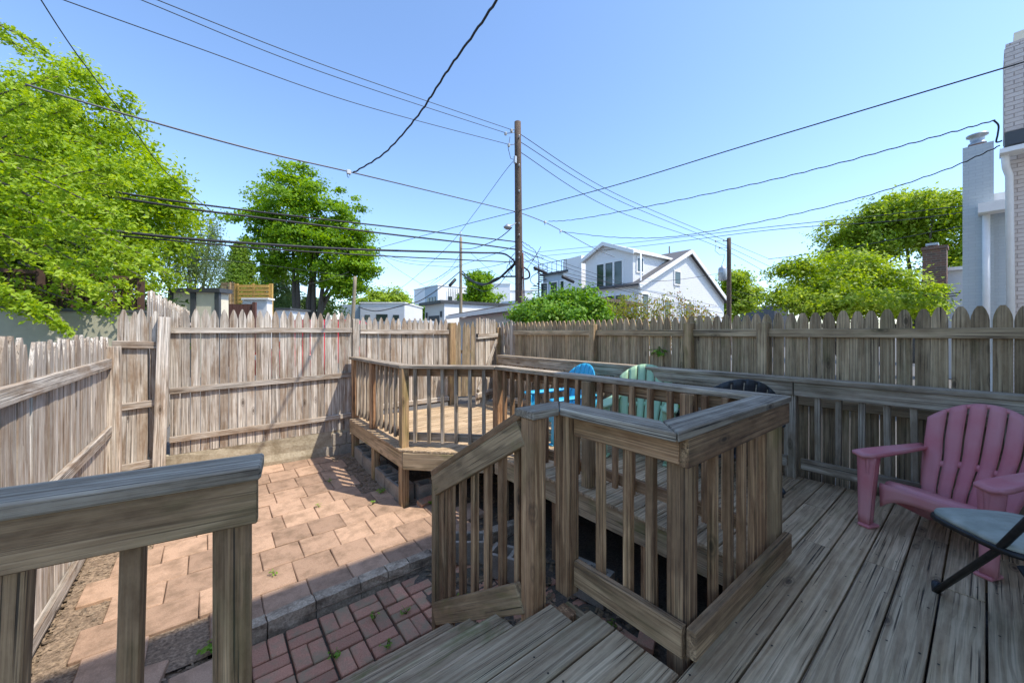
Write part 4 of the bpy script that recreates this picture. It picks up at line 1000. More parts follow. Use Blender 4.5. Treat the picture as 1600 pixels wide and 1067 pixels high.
dpts = [A+Vector((0, 0, .3)), A+hv*dw+Vector((0, 0, .3)), A+hv*dw+Vector((0, 0, ze2)), A+hv*dw*.55+Vector((0, 0, zp2)), A+Vector((0, 0, ze2))]
poly_extrude('dormer', [p-hu*.05+hv*.35 for p in dpts], hu*dl, 'white_siding', h)
for q0, q1 in ((A+hv*.05+Vector((0, 0, ze2-.1)), A+hv*(dw*.55+.35)+Vector((0, 0, zp2))), (A+hv*(dw+.65)+Vector((0, 0, ze2-.1)), A+hv*(dw*.55+.35)+Vector((0, 0, zp2)))):
    poly_extrude('dormer_roof', [q0-hu*.35+Vector((0, 0, .02)), q1-hu*.35+Vector((0, 0, .02)), q1-hu*.35+Vector((0, 0, .15)), q0-hu*.35+Vector((0, 0, .15))], hu*(dl+.35), 'trim', h)
    poly_extrude('fascia', [q0-hu*.40-Vector((0, 0, .08)), q1-hu*.40-Vector((0, 0, .08)), q1-hu*.40+Vector((0, 0, .17)), q0-hu*.40+Vector((0, 0, .17))], hu*.05, 'trim', h)
fo = A-hu*.05
for k_ in range(3): window(h, fo, hv, -hu, 1.15+k_*.75, 1.75+k_*.75, 5.1, 6.65, 1)
for k_ in range(3): window(h, fo, hv, -hu, .9+k_*.85, 1.65+k_*.85, 4.05, 4.4, 1); window(h, fo, hv, -hu, .9+k_*.85, 1.65+k_*.85, 2.2, 3.85, 1)
window(h, A+hv*.35, hu, -hv, .35, .95, 5.9, 6.75); window(h, A, hu, -hv, wA*.36, wA*.42, 5.35, 6.2); window(h, A, hu, -hv, .4, 1.0, 2.3, 4.4); window(h, A, hu, -hv, 2.9, 3.6, 2.2, 4.1); window(h, A, hu, -hv, 5.6, 6.7, 2.2, 4.0); window(h, A, hu, -hv, 9.3, 9.9, 2.5, 3.3)
tube('downspout', [A+Vector((0, 0, 7.0))-hv*.12+hu*.1, A+Vector((0, 0, .5))-hv*.12+hu*.1], .05, 'trim', h)
for s_, zz in ((2.3, 7.4), (6.3, 8.2)): tube('vent_pipe', [A+hu*s_+hv*1.6+Vector((0, 0, zz-1)), A+hu*s_+hv*1.6+Vector((0, 0, zz+.35))], .05, 'dark_trim', h)
# ---- white modern house left of it
A2 = G(890, 31, 0); B2 = G(914, 29, 0); C2 = G(838, 34, 0)
u2 = (C2-A2).normalized(); v2 = Vector((-u2.y, u2.x, 0)); v2 = v2 if v2.dot(FW) > 0 else -v2
m2 = thing('modern_house', 'white flat roofed house with spiral stair and roof terrace', 'house', A2+Vector((0, 0, ALLEY)))
zt = lambda py, d: EYE+(HOR-py)/FPX*d
obox('wall', A2, u2, v2, (C2-A2).length*.78, 6, .4, zt(425, 31), 'grey_panel', m2)
obox('wall', B2+(A2-B2)*.0, (A2-B2).normalized(), v2, (A2-B2).length, 7, .4, zt(401, 30), 'white_render', m2)
obox('roof_edge', A2-v2*.25, u2, v2, (C2-A2).length*.82, .6, zt(425, 31), zt(425, 31)+.18, 'dark_trim', m2)
Lw = (C2-A2).length
for a_, b_ in ((.2, .95), (1.35, 2.1), (2.5, 3.2)): window(m2, A2, u2, -v2, a_, b_, zt(462, 31), zt(438, 31))
obox('terrace', A2+u2*Lw*.3-v2*1.2, u2, v2, Lw*1.6, 1.4, .4, zt(464, 31), 'white_render', m2)
obox('parapet', A2+u2*Lw*.25+v2*2, u2, v2, Lw*.4, .2, zt(425, 31), zt(405, 33), 'white_render', m2)
for k_ in range(7): tube('baluster', [A2+u2*(.2+k_*.55)-v2*.15+Vector((0, 0, zt(425, 31))), A2+u2*(.2+k_*.55)-v2*.15+Vector((0, 0, zt(405, 31)))], .025, 'dark_trim', m2, 5)
tube('hand_rail', [A2+u2*.1-v2*.15+Vector((0, 0, zt(405, 31))), A2+u2*3.6-v2*.15+Vector((0, 0, zt(405, 31)))], .03, 'dark_trim', m2, 5)
sc = A2+u2*Lw*.84-v2*.3
tube('stair_pole', [sc+Vector((0, 0, zt(466, 32))), sc+Vector((0, 0, zt(410, 32)))], .06, 'dark_trim', m2, 8)
for k_ in range(15):
    a_ = k_*.55; z_ = zt(466, 32)+k_*.19
    board('stair_tread', sc+Vector((0, 0, z_)), sc+Vector((math.cos(a_)*.75, math.sin(a_)*.75, z_)), .22, .05, 'tube', m2)
tube('stair_rail', [sc+Vector((math.cos(q*.3)*.75, math.sin(q*.3)*.75, zt(466, 32)+.9+q*.104)) for q in range(28)], .03, 'dark_trim', m2, 5)
# ---- far white box houses
def white_box(name, label, p0, p1, d0, d1, ytop, depth, mat='white_render', wins=(), base=.4, right=None):
    a, b = G(p0, d0, 0), G(p1, d1, 0); u = (b-a).normalized(); v = Vector((-u.y, u.x, 0)); v = v if v.dot(FW) > 0 else -v
    t = thing(name, label, 'house', a+Vector((0, 0, ALLEY))); z = EYE+(HOR-ytop)/FPX*d0
    obox('wall', a, u, v, (b-a).length, depth, base, z, mat, t); obox('coping', a-u*.1-v*.1, u, v, (b-a).length+.2, depth+.2, z+.002, z+.12, 'trim', t)
    for s0, s1, y0, y1 in wins: window(t, a, u, -v, s0*(b-a).length, s1*(b-a).length, EYE+(HOR-y1)/FPX*d0, EYE+(HOR-y0)/FPX*d0, 1, 'dark_trim', None)
    return t, a, u, v, z
white_box('modern_house', 'tall white house with grey corner and three narrow windows beyond the pale pole', 664, 684, 58, 55, 450, 10, 'grey_panel', ((.2, .38, 466, 480), (.45, .62, 466, 480), (.7, .85, 466, 480)))
t_, a_, u_2, v_2, z_ = white_box('modern_house', 'white stepped house wall right of the grey cornered house', 684, 728, 55, 58, 446, 8, 'white_render', ((.35, .5, 462, 478), (.66, .78, 460, 476)))
for k_ in range(6): obox('balcony_bar', a_+u_2*(1.6+k_*.3)-v_2*.3, u_2, v_2, .05, .05, z_-2.6, z_-.3, 'dark_trim', t_)
white_box('modern_house', 'low white stepped building behind the garage roof', 766, 797, 52, 52, 444, 8, 'white_render')
white_box('modern_house', 'lower end of the white stepped building left of the main pole', 797, 832, 52.4, 53, 454, 7, 'white_render')
# ---- white garage with dark door
ga = G(664, 33, 0); gb = G(694, 30, 0); gu = (gb-ga).normalized(); gv = Vector((-gu.y, gu.x, 0)); gv = gv if gv.dot(FW) > 0 else -gv
gt = thing('white_garage', 'white flat roofed garage with dark doorway and charcoal roof edge', 'garage', ga+Vector((0, 0, ALLEY)))
zg = zt(475, 31); Lg = (gb-ga).length
obox('wall', ga, gu, gv, Lg, 7, .35, zg, 'white_siding', gt); obox('roof', ga-gu*.4-gv*.4, gu, gv, Lg+.6, 7.6, zg, zg+.22, 'dark_trim', gt)
obox('side_wall', gb+gu*.01, gv, gu, 7, .02, .35, zg-.05, 'white_render', gt)
obox('door', ga+gu*Lg*.22-gv*.03, gu, gv, Lg*.55, .06, .35, zt(493, 31), 'dark_trim', gt)
for s_ in (.12, .87): obox('wall_lamp', ga+gu*Lg*s_-gv*.14, gu, gv, .12, .14, zt(496, 31), zt(487, 31), 'dark_trim', gt)
# ---- near garage with brown shingle roof
ea, eb = G(712, 16, 0), G(850, 8.9, 0)
eu = (eb-ea).normalized(); ev = Vector((-eu.y, eu.x, 0)); ev = ev if ev.dot(FW) > 0 else -ev
Le = (eb-ea).length; zeav = 2.62
gr = thing('shingle_garage', 'pale sided garage with worn brown shingle roof behind the gate', 'garage', ea+Vector((0, 0, ALLEY)))
obox('wall', ea+ev*.15, eu, ev, Le, 2.4, .3, zeav-.06, 'cream_siding', gr)
def roofslab(name, p, q, r, s, th=.08):
    vs = [p, q, r, s]; return poly_extrude(name, vs, (0, 0, th), 'shingle', gr)
rz = 2.74
Z = lambda p, z: Vector((p.x, p.y, z))
roofslab('roof', Z(ea-eu*.3-ev*.25, zeav), Z(eb+eu*.3-ev*.25, zeav), Z(eb+eu*.3+ev*1.3, rz), Z(ea+eu*2.2+ev*1.3, rz))
roofslab('roof', Z(ea-eu*.3+ev*2.75, zeav), Z(eb+eu*.3+ev*2.75, zeav), Z(eb+eu*.3+ev*1.3, rz), Z(ea+eu*2.2+ev*1.3, rz))
poly_extrude('gable', [Z(eb+ev*.15-eu*.02, zeav-.06), Z(eb+ev*2.5-eu*.02, zeav-.06), Z(eb+ev*1.3-eu*.02, rz-.02)], -eu*.1, 'cream_siding', gr)
roofslab('roof', Z(ea-eu*.3-ev*.25, zeav), Z(ea-eu*.3+ev*2.75, zeav), Z(ea+eu*2.2+ev*1.3, rz), Z(ea+eu*2.21+ev*1.3, rz))
obox('gutter', ea-eu*.3-ev*.36, eu, ev, Le+.6, .11, zeav-.10, zeav+.03, 'trim', gr)
obox('flood_light', ea+eu*3.4-ev*.1, eu, ev, .14, .2, zeav-.42, zeav-.28, 'steel', gr)
# ---- left neighbour: stucco wall with lattice
lw = thing('stucco_wall', 'olive grey stucco wall dappled with shade behind the left fence', 'wall', (-1.8, 9, ALLEY))
box('wall', (-9, 9.0, .3), (-.84, 9.25, 2.28), 'olive', lw); box('coping', (-9, 8.97, 2.282), (-.82, 9.28, 2.33), 'dark_trim', lw)
la = thing('lattice_screen', 'dark brown lattice screen on top of the stucco wall', 'screen', (-2, 9.1, 2.33))
v_ = []; f_ = []
bm = bmesh.new()
def bmbox(bm, lo, hi):
    r = bmesh.ops.create_cube(bm, size=1)
    for v in r['verts']: v.co = Vector([(lo[i]+hi[i])/2+v.co[i]*(hi[i]-lo[i]) for i in range(3)])
for i in range(64): bmbox(bm, (-4.2+i*.052, 9.10, 2.345), (-4.2+i*.052+.022, 9.112, 2.83))
for j in range(10): bmbox(bm, (-4.2, 9.113, 2.36+j*.05), (-.86, 9.125, 2.36+j*.05+.022))
lt = link('lattice', bm_mesh('lattice', bm), 'lattice', la); lt['kind'] = 'stuff'
for x_ in (-4.2, -3.1, -2.0, -.9): box('frame_post', (x_-.045, 9.06, 2.332), (x_+.045, 9.15, 2.92), 'lattice', la)
box('frame_rail', (-4.2, 9.07, 2.84), (-.9, 9.14, 2.90), 'lattice', la)
f8 = thing('picket_fence', 'silvery pickets stepping down behind the left corner post', 'fence', (-.5, 8, .4))
for k_ in range(30):
    t_ = k_/29; y_ = 6.35+t_*6.0; x_ = -.56+.20*t_
    mw = Matrix.Translation((x_, y_, .45)) @ Matrix(((0, 0, 1, 0), (0, 1, 0, 0), (1, 0, 0, 0), (0, 0, 0, 1)))
    link('picket', picket_mesh(2.0+.0*t_+(.03 if k_ % 3 else 0), .15, .018, 'point', 'fence'), None, f8, mw)
board('fence_rail', (-.53, 6.35, 2.1), (-.33, 12.3, 2.15), .038, .085, 'fence', f8)
# ---- cream shed, brown fence, yellow screen, white sheds
def far_panel(px0, px1, d, y0, y1, mat, name, parent, dd=0, th=.1):
    a, b = G(px0, d, 0), G(px1, d+dd, 0); u = (b-a).normalized(); v = Vector((-u.y, u.x, 0)); v = v if v.dot(FW) > 0 else -v
    return obox(name, a, u, v, (b-a).length, th, ALLEY-.05 if y1 >= 530 else EYE+(HOR-y1)/FPX*d, EYE+(HOR-y0)/FPX*d, mat, parent)
s1 = thing('cream_shed', 'cream panelled shed with charcoal frame behind the back fence', 'shed', G(300, 13, ALLEY))
far_panel(266, 340, 13, 455, 535, 'cream', 'wall', s1, th=.5); far_panel(262, 343, 12.9, 450, 456.5, 'dark_trim', 'roof', s1, th=.6)
for a_, b_ in ((262, 269), (297, 304.5), (335, 342)): far_panel(a_, b_, 12.95, 457, 535, 'dark_trim', 'post', s1)
s2 = thing('vinyl_fence', 'dark brown vinyl fence right of the cream shed', 'fence', G(370, 17, ALLEY))
for k_ in range(9): far_panel(346+k_*5.8, 351.4+k_*5.8, 17, 475, 535, 'vinyl_brown', 'plank', s2)
far_panel(394, 399, 16.95, 472, 535, 'vinyl_brown', 'fence_post', s2)
s3 = thing('slat_screen', 'yellow pine screen of horizontal slats above the white shed', 'screen', G(395, 19, ALLEY))
for a_, b_ in ((366, 371), (394, 396), (420, 425)): far_panel(a_, b_, 19, 443, 535, 'yellow_wood', 'screen_post', s3)
for k_ in range(9): far_panel(371, 420, 18.95, 445+k_*6.0, 449.6+k_*6.0, 'yellow_wood', 'slat', s3, th=.04)
s4 = thing('white_shed', 'plain white shed front below the yellow slat screen', 'shed', G(398, 18, ALLEY))
far_panel(379, 417, 17.8, 468, 535, 'white_render', 'wall', s4, th=.4); far_panel(377, 419, 17.7, 465.5, 468, 'trim', 'roof', s4, th=.5)
s5 = thing('white_shed', 'small white shed with dark lean-to roof right of the yellow screen', 'shed', G(440, 22, ALLEY))
far_panel(431, 452, 22, 484, 535, 'white_siding', 'wall', s5, th=2); far_panel(429, 454, 21.9, 481, 484, 'dark_trim', 'roof', s5, th=2.2)
s6 = thing('plank_fence', 'weathered grey plank fence left of the yellow slat screen', 'fence', G(352, 20, ALLEY))
for k_ in range(7): far_panel(345, 366, 20, 441+k_*5, 445.5+k_*5, 'fence_old', 'plank', s6, th=.04)
far_panel(357, 360, 19.95, 441, 535, 'fence_old', 'fence_post', s6)
t_, a_, u_3, v_3, z_ = white_box('flat_building', 'long low white building with small windows right of the maple', 563, 632, 40, 40, 474, 8, 'white_siding', ((.10, .22, 492, 500), (.36, .62, 491, 502), (.74, .88, 492, 500)))
far_panel(531, 563, 40.5, 476, 535, 'grey_panel', 'annex', t_, th=6)
t_, a_, u_3, v_3, z_ = white_box('grey_house', 'dark slate roofed house half hidden at the right horizon', 1210, 1232, 40, 40, 478, 6, 'grey_shingle')
t_, a_, u_3, v_3, z_ = white_box('grey_house', 'pale far house with grey roof between the poles', 636, 662, 62, 62, 486, 6, 'cream_siding')
# ---- right hand neighbours
nb = thing('brick_house', 'pinkish white painted brick house with chimney stack at right edge', 'house', (11.5, -.5, ALLEY))
def yline(px, X):
    t = (px-CXP)/FPX; return X*(FW.y+RT.y*t)/(FW.x+RT.x*t)
def xface(name, px0, px1, X, y0, y1, depth, mat, parent):
    """box whose face towards the yard stands at X and spans the given columns and rows"""
    a, b = yline(px0, X), yline(px1, X); t = (px0-CXP)/FPX; d = X/(FW.x+RT.x*t)
    return box(name, (X, min(a, b), ALLEY-.05 if y1 >= 540 else EYE+(HOR-y1)/FPX*d), (X+depth, max(a, b), EYE+(HOR-y0)/FPX*d), mat, parent)
xface('wall', 1576, 1900, 11.5, 232, 545, .6, 'pink_white_brick', nb); xface('chimney', 1569, 1900, 11.3, 78, 208, .8, 'pink_white_brick', nb)
xface('chimney_crown', 1571, 1900, 11.35, 70, 77.8, .7, 'pink_white_brick', nb); xface('chimney_pot', 1584, 1640, 11.6, 52, 69.8, .3, 'cream', nb)
xface('flashing', 1570, 1900, 11.25, 208.3, 228, .9, 'dark_trim', nb); xface('gutter', 1562, 1900, 11.0, 233, 240, .35, 'trim', nb); xface('fascia', 1573, 1900, 11.36, 228.3, 232, .3, 'trim', nb)
def xpt(px, py, X):
    t = (px-CXP)/FPX; d = X/(FW.x+RT.x*t); return W(px, py, d)
tube('downspout', [xpt(1570, 240, 11.2), xpt(1572, 262, 11.3), xpt(1577, 275, 11.42), xpt(1580, 535, 11.42)], .05, 'trim', nb, 8)
nb2 = thing('blue_brick_house', 'blue grey painted brick house with tall chimney and white downspout', 'house', (14.3, 0, ALLEY))
xface('wall', 1506, 1640, 14.2, 325, 550, .8, 'blue_grey_brick', nb2); xface('chimney', 1504, 1553, 14.0, 232, 550, .7, 'blue_grey_brick', nb2)
xface('chimney_base', 1512, 1542, 14.1, 228, 231.8, .4, 'red_brick', nb2)
lathe('chimney_pot', [(.14, 0), (.14, .08), (.10, .10), (.12, .16), (.12, .22), (.18, .24), (.18, .27), (.05, .29)], xpt(1527, 229, 14.3), 'steel', nb2, 14)
xface('eave', 1528, 1640, 13.6, 318, 333, .4, 'trim', nb2); xface('roof', 1545, 1640, 14.05, 304, 317.7, .8, 'trim', nb2)
tube('downspout', [xpt(1541, 330, 13.9), xpt(1541, 550, 13.9)], .06, 'trim', nb2, 8)
nb3 = thing('clapboard_annex', 'low pale clapboard annex between brick chimney and blue grey house', 'house', (19.3, .5, ALLEY))
xface('wall', 1470, 1530, 19.2, 424, 550, .5, 'cream_siding', nb3); xface('roof', 1468, 1530, 19.0, 419, 423.8, .9, 'trim', nb3)
bc = thing('brick_chimney', 'dark red brick chimney standing among the dogwood leaves', 'chimney', (19, 1, ALLEY))
xface('stack', 1441, 1479, 18.4, 392, 545, .55, 'red_brick', bc); xface('crown', 1439, 1481, 18.36, 387, 391.8, .62, 'red_brick', bc); xface('cap', 1446, 1466, 18.5, 381, 384.5, .4, 'steel', bc)
for q_ in (1448, 1463): tube('cap_leg', [xpt(q_, 387, 18.6), xpt(q_, 384, 18.6)], .02, 'steel', bc, 5)
# ---- unseen house behind the camera: throws the near shade, narrowed and whitened for fill light
hb = thing('row_house', 'unseen brick row house at the back of the deck, narrowed and whitened for fill light, whose shade covers the near boards', 'house', (2, -3, 0))
box('wall', (.4, -7.5, -.1), (6.8, -1.1, 7.55), 'white_render', hb); box('roof', (.3, -7.6, 7.552), (6.9, -.98, 7.80), 'dark_trim', hb)
box('door', (.9, -1.09, DZ+.02), (1.85, -1.04, DZ+2.1), 'trim', hb); box('window', (2.6, -1.09, 1.6), (3.8, -1.04, 3.0), 'glass', hb)
# ---- parked cars in the alley
def car(label, col, o, u, L=4.5, Wd=1.8, Hh=1.75, z0=ALLEY):
    M['car_'+label[:6]] = flat('paint_'+label[:6], col, .25, .1, spec=.6)
    mt_ = 'car_'+label[:6]; t = thing('parked_car', label, 'car', (o.x, o.y, z0), 'cars parked in the alley'); v = Vector((-u.y, u.x, 0)); up = Vector((0, 0, 1))
    prof = [(0, .35), (0, .85), (.12, 1.0), (1.15, 1.08), (1.75, Hh-.03), (2.3, Hh), (3.9, Hh-.02), (4.35, 1.05), (4.5, .95), (4.5, .35)]
    vs = []; fs = []; n = len(prof); ws = [.88, .97, 1, 1, .80, .78, .78, .98, .95, .9]
    for sgn in (-1, 1):
        for (x, z), w in zip(prof, ws): vs.append(u*((x/4.5-.5)*L)+v*sgn*Wd/2*w+up*z)
    fs = [tuple(range(n)), tuple(range(n, 2*n))[::-1]]+[(i, n+i, n+(i+1) % n, (i+1) % n) for i in range(n)]
    bm = bmesh.new(); q = [bm.verts.new(p) for p in vs]
    for f in fs: bm.faces.new([q[i] for i in f])
    bmesh.ops.triangulate(bm, faces=[f for f in bm.faces if len(f.verts) > 4]); bmesh.ops.bevel(bm, geom=[e for e in bm.edges if len(e.link_faces) == 2 and e.calc_face_angle(0) > .3], offset=.05, segments=2, affect='EDGES')
    link('body', bm_mesh('body', bm, True), mt_, t, Matrix.Translation((o.x, o.y, z0)))
    b = Vector((o.x, o.y, z0))
    for sgn in (-1, 1):
        for xa, xb in ((1.35, 2.35), (2.45, 3.7)):
            pts = [b+u*((x/4.5-.5)*L)+v*sgn*Wd/2*w+up*z for x, z, w in ((xa, 1.10, .985), (xb, 1.10, .985), (xb-.05, Hh-.14, .825), (max(xa, 1.85), Hh-.14, .825))]
            poly_extrude('side_window', pts, v*sgn*.025, 'glass', t)
        for x in (.85, 3.6):
            c = b+u*((x/4.5-.5)*L)+v*sgn*(Wd/2-.1)+up*.34
            w_ = lathe('wheel', [(.20, -.1), (.33, -.1), (.34, -.05), (.34, .05), (.33, .1), (.20, .1)], c, 'black', t, 18, axis=v); lathe('rim', [(.19, -.105), (.2, 0), (.19, .105)], c, 'steel', w_, 14, axis=v)
    for x, m_, nm in ((-.5, 'ceramic', 'headlight'), (.5, 'vinyl_brown', 'tail_light')):
        for sgn in (-1, 1): box(nm, (-.03, -.16, -.07), (.03, .16, .07), m_, t, .01, Matrix.Translation(b+u*x*L*.985+v*sgn*Wd*.36+up*.86) @ Matrix.Rotation(math.atan2(u.y, u.x), 4, 'Z'))
    return t
car('red parked car showing between the back fence pickets', (.55, .01, .02, 1), G(508, 12.2, 0), FW.copy(), 4.3, 1.95, 1.95)
car('grey parked car just visible left of the white garage', (.30, .32, .34, 1), G(648, 20, 0), RT.copy(), 2.9, 1.7, 2.15)
# ---- poles
def pole(label, p, ztop, r, mat, lean=(0, 0)):
    t = thing('utility_pole', label, 'pole', (p.x, p.y, ALLEY)); a = Vector((p.x, p.y, ALLEY)); b = Vector((p.x+lean[0], p.y+lean[1], ztop))
    tube('shaft', [a.lerp(b, k/8) for k in range(9)], [r*(1.12-.25*k/8) for k in range(9)], mat, t, 14)
    return t
mp = pole('tall dark creosoted utility pole in the centre', W(812, 470, 15), zt(191, 15), .148, 'pole', (-RT.x*.08, -RT.y*.08))
def insulator(parent, px, py, d, to=None):
    c = W(px, py, d); lathe('insulator', [(.03, -.07), (.06, -.05), (.03, -.03), (.065, -.01), (.03, .02), (.05, .04), (.02, .07)], c, 'ceramic', parent, 10)
    if to is not None: tube('bracket', [c, W(*to)], .018, 'steel', parent, 5)
for px_, py_ in ((799, 204), (790, 209), (795, 227)): insulator(mp, px_, py_, 14.9, (808, py_-2, 14.95))
tube('jumper', [W(797, 214, 14.9), W(794, 232, 14.9), W(798, 248, 14.9), W(804, 250, 14.9)], .012, 'wire', mp, 5); box('arrester', (-.05, -.05, -.14), (.05, .05, .14), 'steel', mp, .01, Matrix.Translation(W(805, 250, 14.85)))
tube('lamp_arm', [W(807, 348, 14.95), W(801, 352, 14.6), W(795, 352, 14.4)], .022, 'steel', mp, 6); lathe('street_lamp', [(.03, .1), (.07, .06), (.16, -.02), (.15, -.05), (.08, -.10), (.04, -.12)], W(793, 354, 14.35), 'steel', mp, 14)
for py_ in (215, 260, 300, 350, 368, 395, 404): lathe('bolt', [(.022, -.17), (.03, .0), (.022, .17)], W(811, py_, 14.85), 'steel', mp, 6, axis=FW)
tube('conduit', [W(817, 395, 14.85), W(819, 470, 14.8)], .03, 'vinyl_brown', mp, 6)
p2 = pole('slim pale utility pole behind the garage roof', W(720, 490, 24), zt(371, 24), .10, 'pale_pole')
tube('pole_pin', [W(720, 371, 24), W(720, 361, 24)], .03, 'steel', p2, 6)
p3 = pole('brown utility pole with transformer right of the white house', W(1139, 480, 26), zt(372, 26), .15, 'pole')
lathe('transformer', [(.20, -.45), (.26, -.40), (.26, .35), (.22, .42), (.10, .48), (.08, .55)], W(1129, 428, 25.7), 'steel', p3, 16)
for px_, py_ in ((1118, 377), (1124, 387), (1131, 376)): insulator(p3, px_, py_, 26, (1137, py_, 26))
tube('jumper', [W(1119, 382, 26), W(1117, 392, 26), W(1124, 398, 26), W(1132, 398, 26), W(1131, 405, 26), W(1127, 416, 25.8)], .014, 'wire', p3, 5)
p4 = pole('pale leaning utility pole at the right side of the maple', W(548, 490, 27), zt(432, 27), .13, 'pale_pole', (.25, -.2))
# ---- wires
def wire(label, pts, r, mat='wire', name='overhead_wire', seg=14, sagm=0, twist=0):
    """cable through surveyed points (col, row, distance); a smooth curve"""
    P = [W(*p) for p in pts]; out = []
    if len(P) == 2: P = [P[0], (P[0]+P[1])/2-Vector((0, 0, sagm)), P[1]]; P = [P[0], (P[0]+P[1]*2+P[2])/4*1.0 if False else P[1], P[2]]
    for i in range(len(P)-1):
        p0, p1, p2, p3_ = P[max(i-1, 0)], P[i], P[i+1], P[min(i+2, len(P)-1)]
        for k in range(seg):
            t = k/seg; q = .5*((2*p1)+(p2-p0)*t+(2*p0-5*p1+4*p2-p3_)*t*t+(3*p1-p0-3*p2+p3_)*t**3)
            out.append(q)
    out.append(P[-1])
    if twist:
        rr = random.Random(len(label)); out = [q+Vector((0, 0, twist*math.sin(i*1.9)+rr.uniform(-.4, .4)*twist)) for i, q in enumerate(out)]
    c = out[0].copy(); v, f = tube_geo([q-c for q in out], r, 5)
    o = link(name, mesh(name, v, f, True), mat, None, Matrix.Translation(c)); tag(o, label, 'wire', 'overhead wires'); return o
zc = lambda py, z: (z-EYE)*FPX/(HOR-py)
wire('upper of the two parallel wires from the pole top to the upper left', [(799, 203, 14.9), (520, 107, 10.9), (225, -8, 8.3), (-100, -140, 6.6)], .011)
wire('lower of the two parallel wires from the pole top to the upper left', [(790, 208, 14.9), (500, 112, 11.0), (215, -2, 8.6), (-100, -130, 6.9)], .011)
wire('third wire from the pole top running to the left of the two parallel ones', [(795, 226, 14.9), (560, 163, 11.4), (300, 72, 8.7), (60, -14, 7.2), (-60, -60, 6.6)], .011)
wire('twisted dark service drop falling from the top edge to the grey span cable', [(552, 270, 9.2), (600, 240, 8.4), (650, 185, 7.2), (700, 110, 6.0), (775, 2, 4.7), (830, -110, 3.9), (1000, -420, 2.6)], .017, twist=.012)
wire('grey span cable from the pole down across to the left tree', [(806, 331, 14.9), (690, 303, 11.8), (552, 270, 9.2), (400, 235, 7.6), (200, 180, 6.3), (40, 132, 5.6)], .017, 'grey_wire')
wire('thin steep wire crossing the upper left corner into the tree', [(60, -6, 6.0), (120, 85, 7.0), (200, 190, 8.4), (260, 270, 9.6), (330, 330, 11)], .010)
wire('topmost of the four heavy cables left of the pole', [(807, 378, 15), (640, 358, 12), (480, 340, 10.2), (300, 318, 8.8), (180, 300, 8)], .022)
wire('second heavy cable from above, left of the pole', [(807, 390, 15), (740, 381, 13.5), (600, 365, 11.5), (420, 342, 9.6), (300, 327, 8.6), (160, 305, 7.8)], .026)
wire('thickest black cable bending down into the pole', [(806, 411, 15), (797, 402, 14.9), (783, 396, 14.6), (740, 395, 13.6), (560, 390, 11), (400, 381, 9.4), (280, 372, 8.5), (150, 358, 7.7)], .034)
wire('lowest of the four heavy cables left of the pole', [(806, 410, 15), (720, 406, 13.4), (560, 398, 11), (420, 389, 9.6), (280, 377, 8.5), (180, 368, 8)], .019)
wire('long black line rising from the pole to the right edge', [(806, 331, 15), (960, 290, 12), (1150, 232, 9.5), (1350, 172, 7.8), (1567, 107, 6.6), (1640, 85, 6.3)], .014)
wire('left continuation of the long black line sloping down past the pale pole', [(806, 331, 15), (700, 358, 18), (590, 388, 22)], .013)
wire('upper twisted service drop to the brick chimney', [(857, 346, 16.5), (900, 343, 15), (1000, 325, 12.6), (1150, 294, 10.2), (1300, 258, 8.6), (1450, 217, 7.5), (1555, 188, 7.0)], .012, twist=.01)
wire('lower twisted service drop sagging to the blue grey house', [(878, 362, 17.5), (960, 371, 16), (1050, 370, 14), (1180, 348, 11.6), (1330, 313, 9.6), (1470, 268, 8.2), (1562, 228, 7.2)], .012, twist=.01)
wire('looped end of the service drop beside the brick chimney', [(1552, 188, 7.0), (1560, 196, 7.0), (1559, 210, 7.0), (1557, 222, 7.0), (1566, 220, 6.95)], .014)
wire('grey span cable from the pole toward the white house', [(814, 333, 15), (850, 347, 16.2), (880, 362, 18), (930, 389, 22), (960, 402, 24)], .018, 'grey_wire')
wire('nearest of the three lines from the pole top to the transformer pole', [(813, 210, 15), (960, 302, 19), (1131, 375, 25.9), (1200, 404, 31)], .014)
wire('middle of the three lines from the pole top to the transformer pole', [(813, 222, 15), (955, 308, 19), (1118, 377, 25.9), (1210, 420, 31)], .014)
wire('lowest of the three lines from the pole top to the transformer pole', [(813, 238, 15), (955, 326, 19), (1124, 387, 25.9), (1230, 445, 33)], .014)
wire('upper of two thin far lines across the white house gable', [(840, 394, 30), (1000, 378, 24), (1200, 355, 17), (1400, 334, 12.5), (1600, 310, 9.5)], .014)
wire('lower of two thin far lines across the white house gable', [(830, 402, 30), (1000, 385, 24), (1200, 360, 17), (1400, 345, 12.5), (1600, 318, 9.5)], .014)
wire('thin guy line from the pole insulator down to the far left', [(804, 250, 14.9), (786, 272, 15.3), (740, 335, 17.5), (700, 385, 20), (640, 440, 24), (600, 468, 28)], .010)
wire('slack line from the street lamp down to the pale pole', [(800, 356, 14.7), (775, 375, 16), (740, 388, 20), (720, 389, 23.8)], .018)
wire('heavy sagging cable bundle between the pale pole and main pole', [(722, 428, 23.8), (735, 438, 21.5), (755, 444, 18.5), (775, 438, 16.7), (792, 424, 15.6), (806, 410, 15)], .05)
wire('second sagging cable of the bundle left of the main pole', [(722, 424, 23.8), (750, 445, 19), (778, 434, 16.4), (806, 432, 15)], .035)
wire('thin looped cable hanging below the bundle', [(806, 412, 15), (790, 432, 15.8), (776, 448, 16.8), (755, 455, 18.4), (735, 446, 21.5)], .014)
wire('black loop of cable on the right of the main pole', [(817, 417, 14.9), (826, 424, 14.8), (827, 433, 14.8), (820, 436, 14.85), (816, 433, 14.9)], .035)
wire('heavy dark line from the pale pole down to the lower left', [(718, 425, 23.8), (690, 448, 23), (660, 468, 22.5), (638, 475, 22), (590, 486, 21.5), (560, 480, 21)], .028)
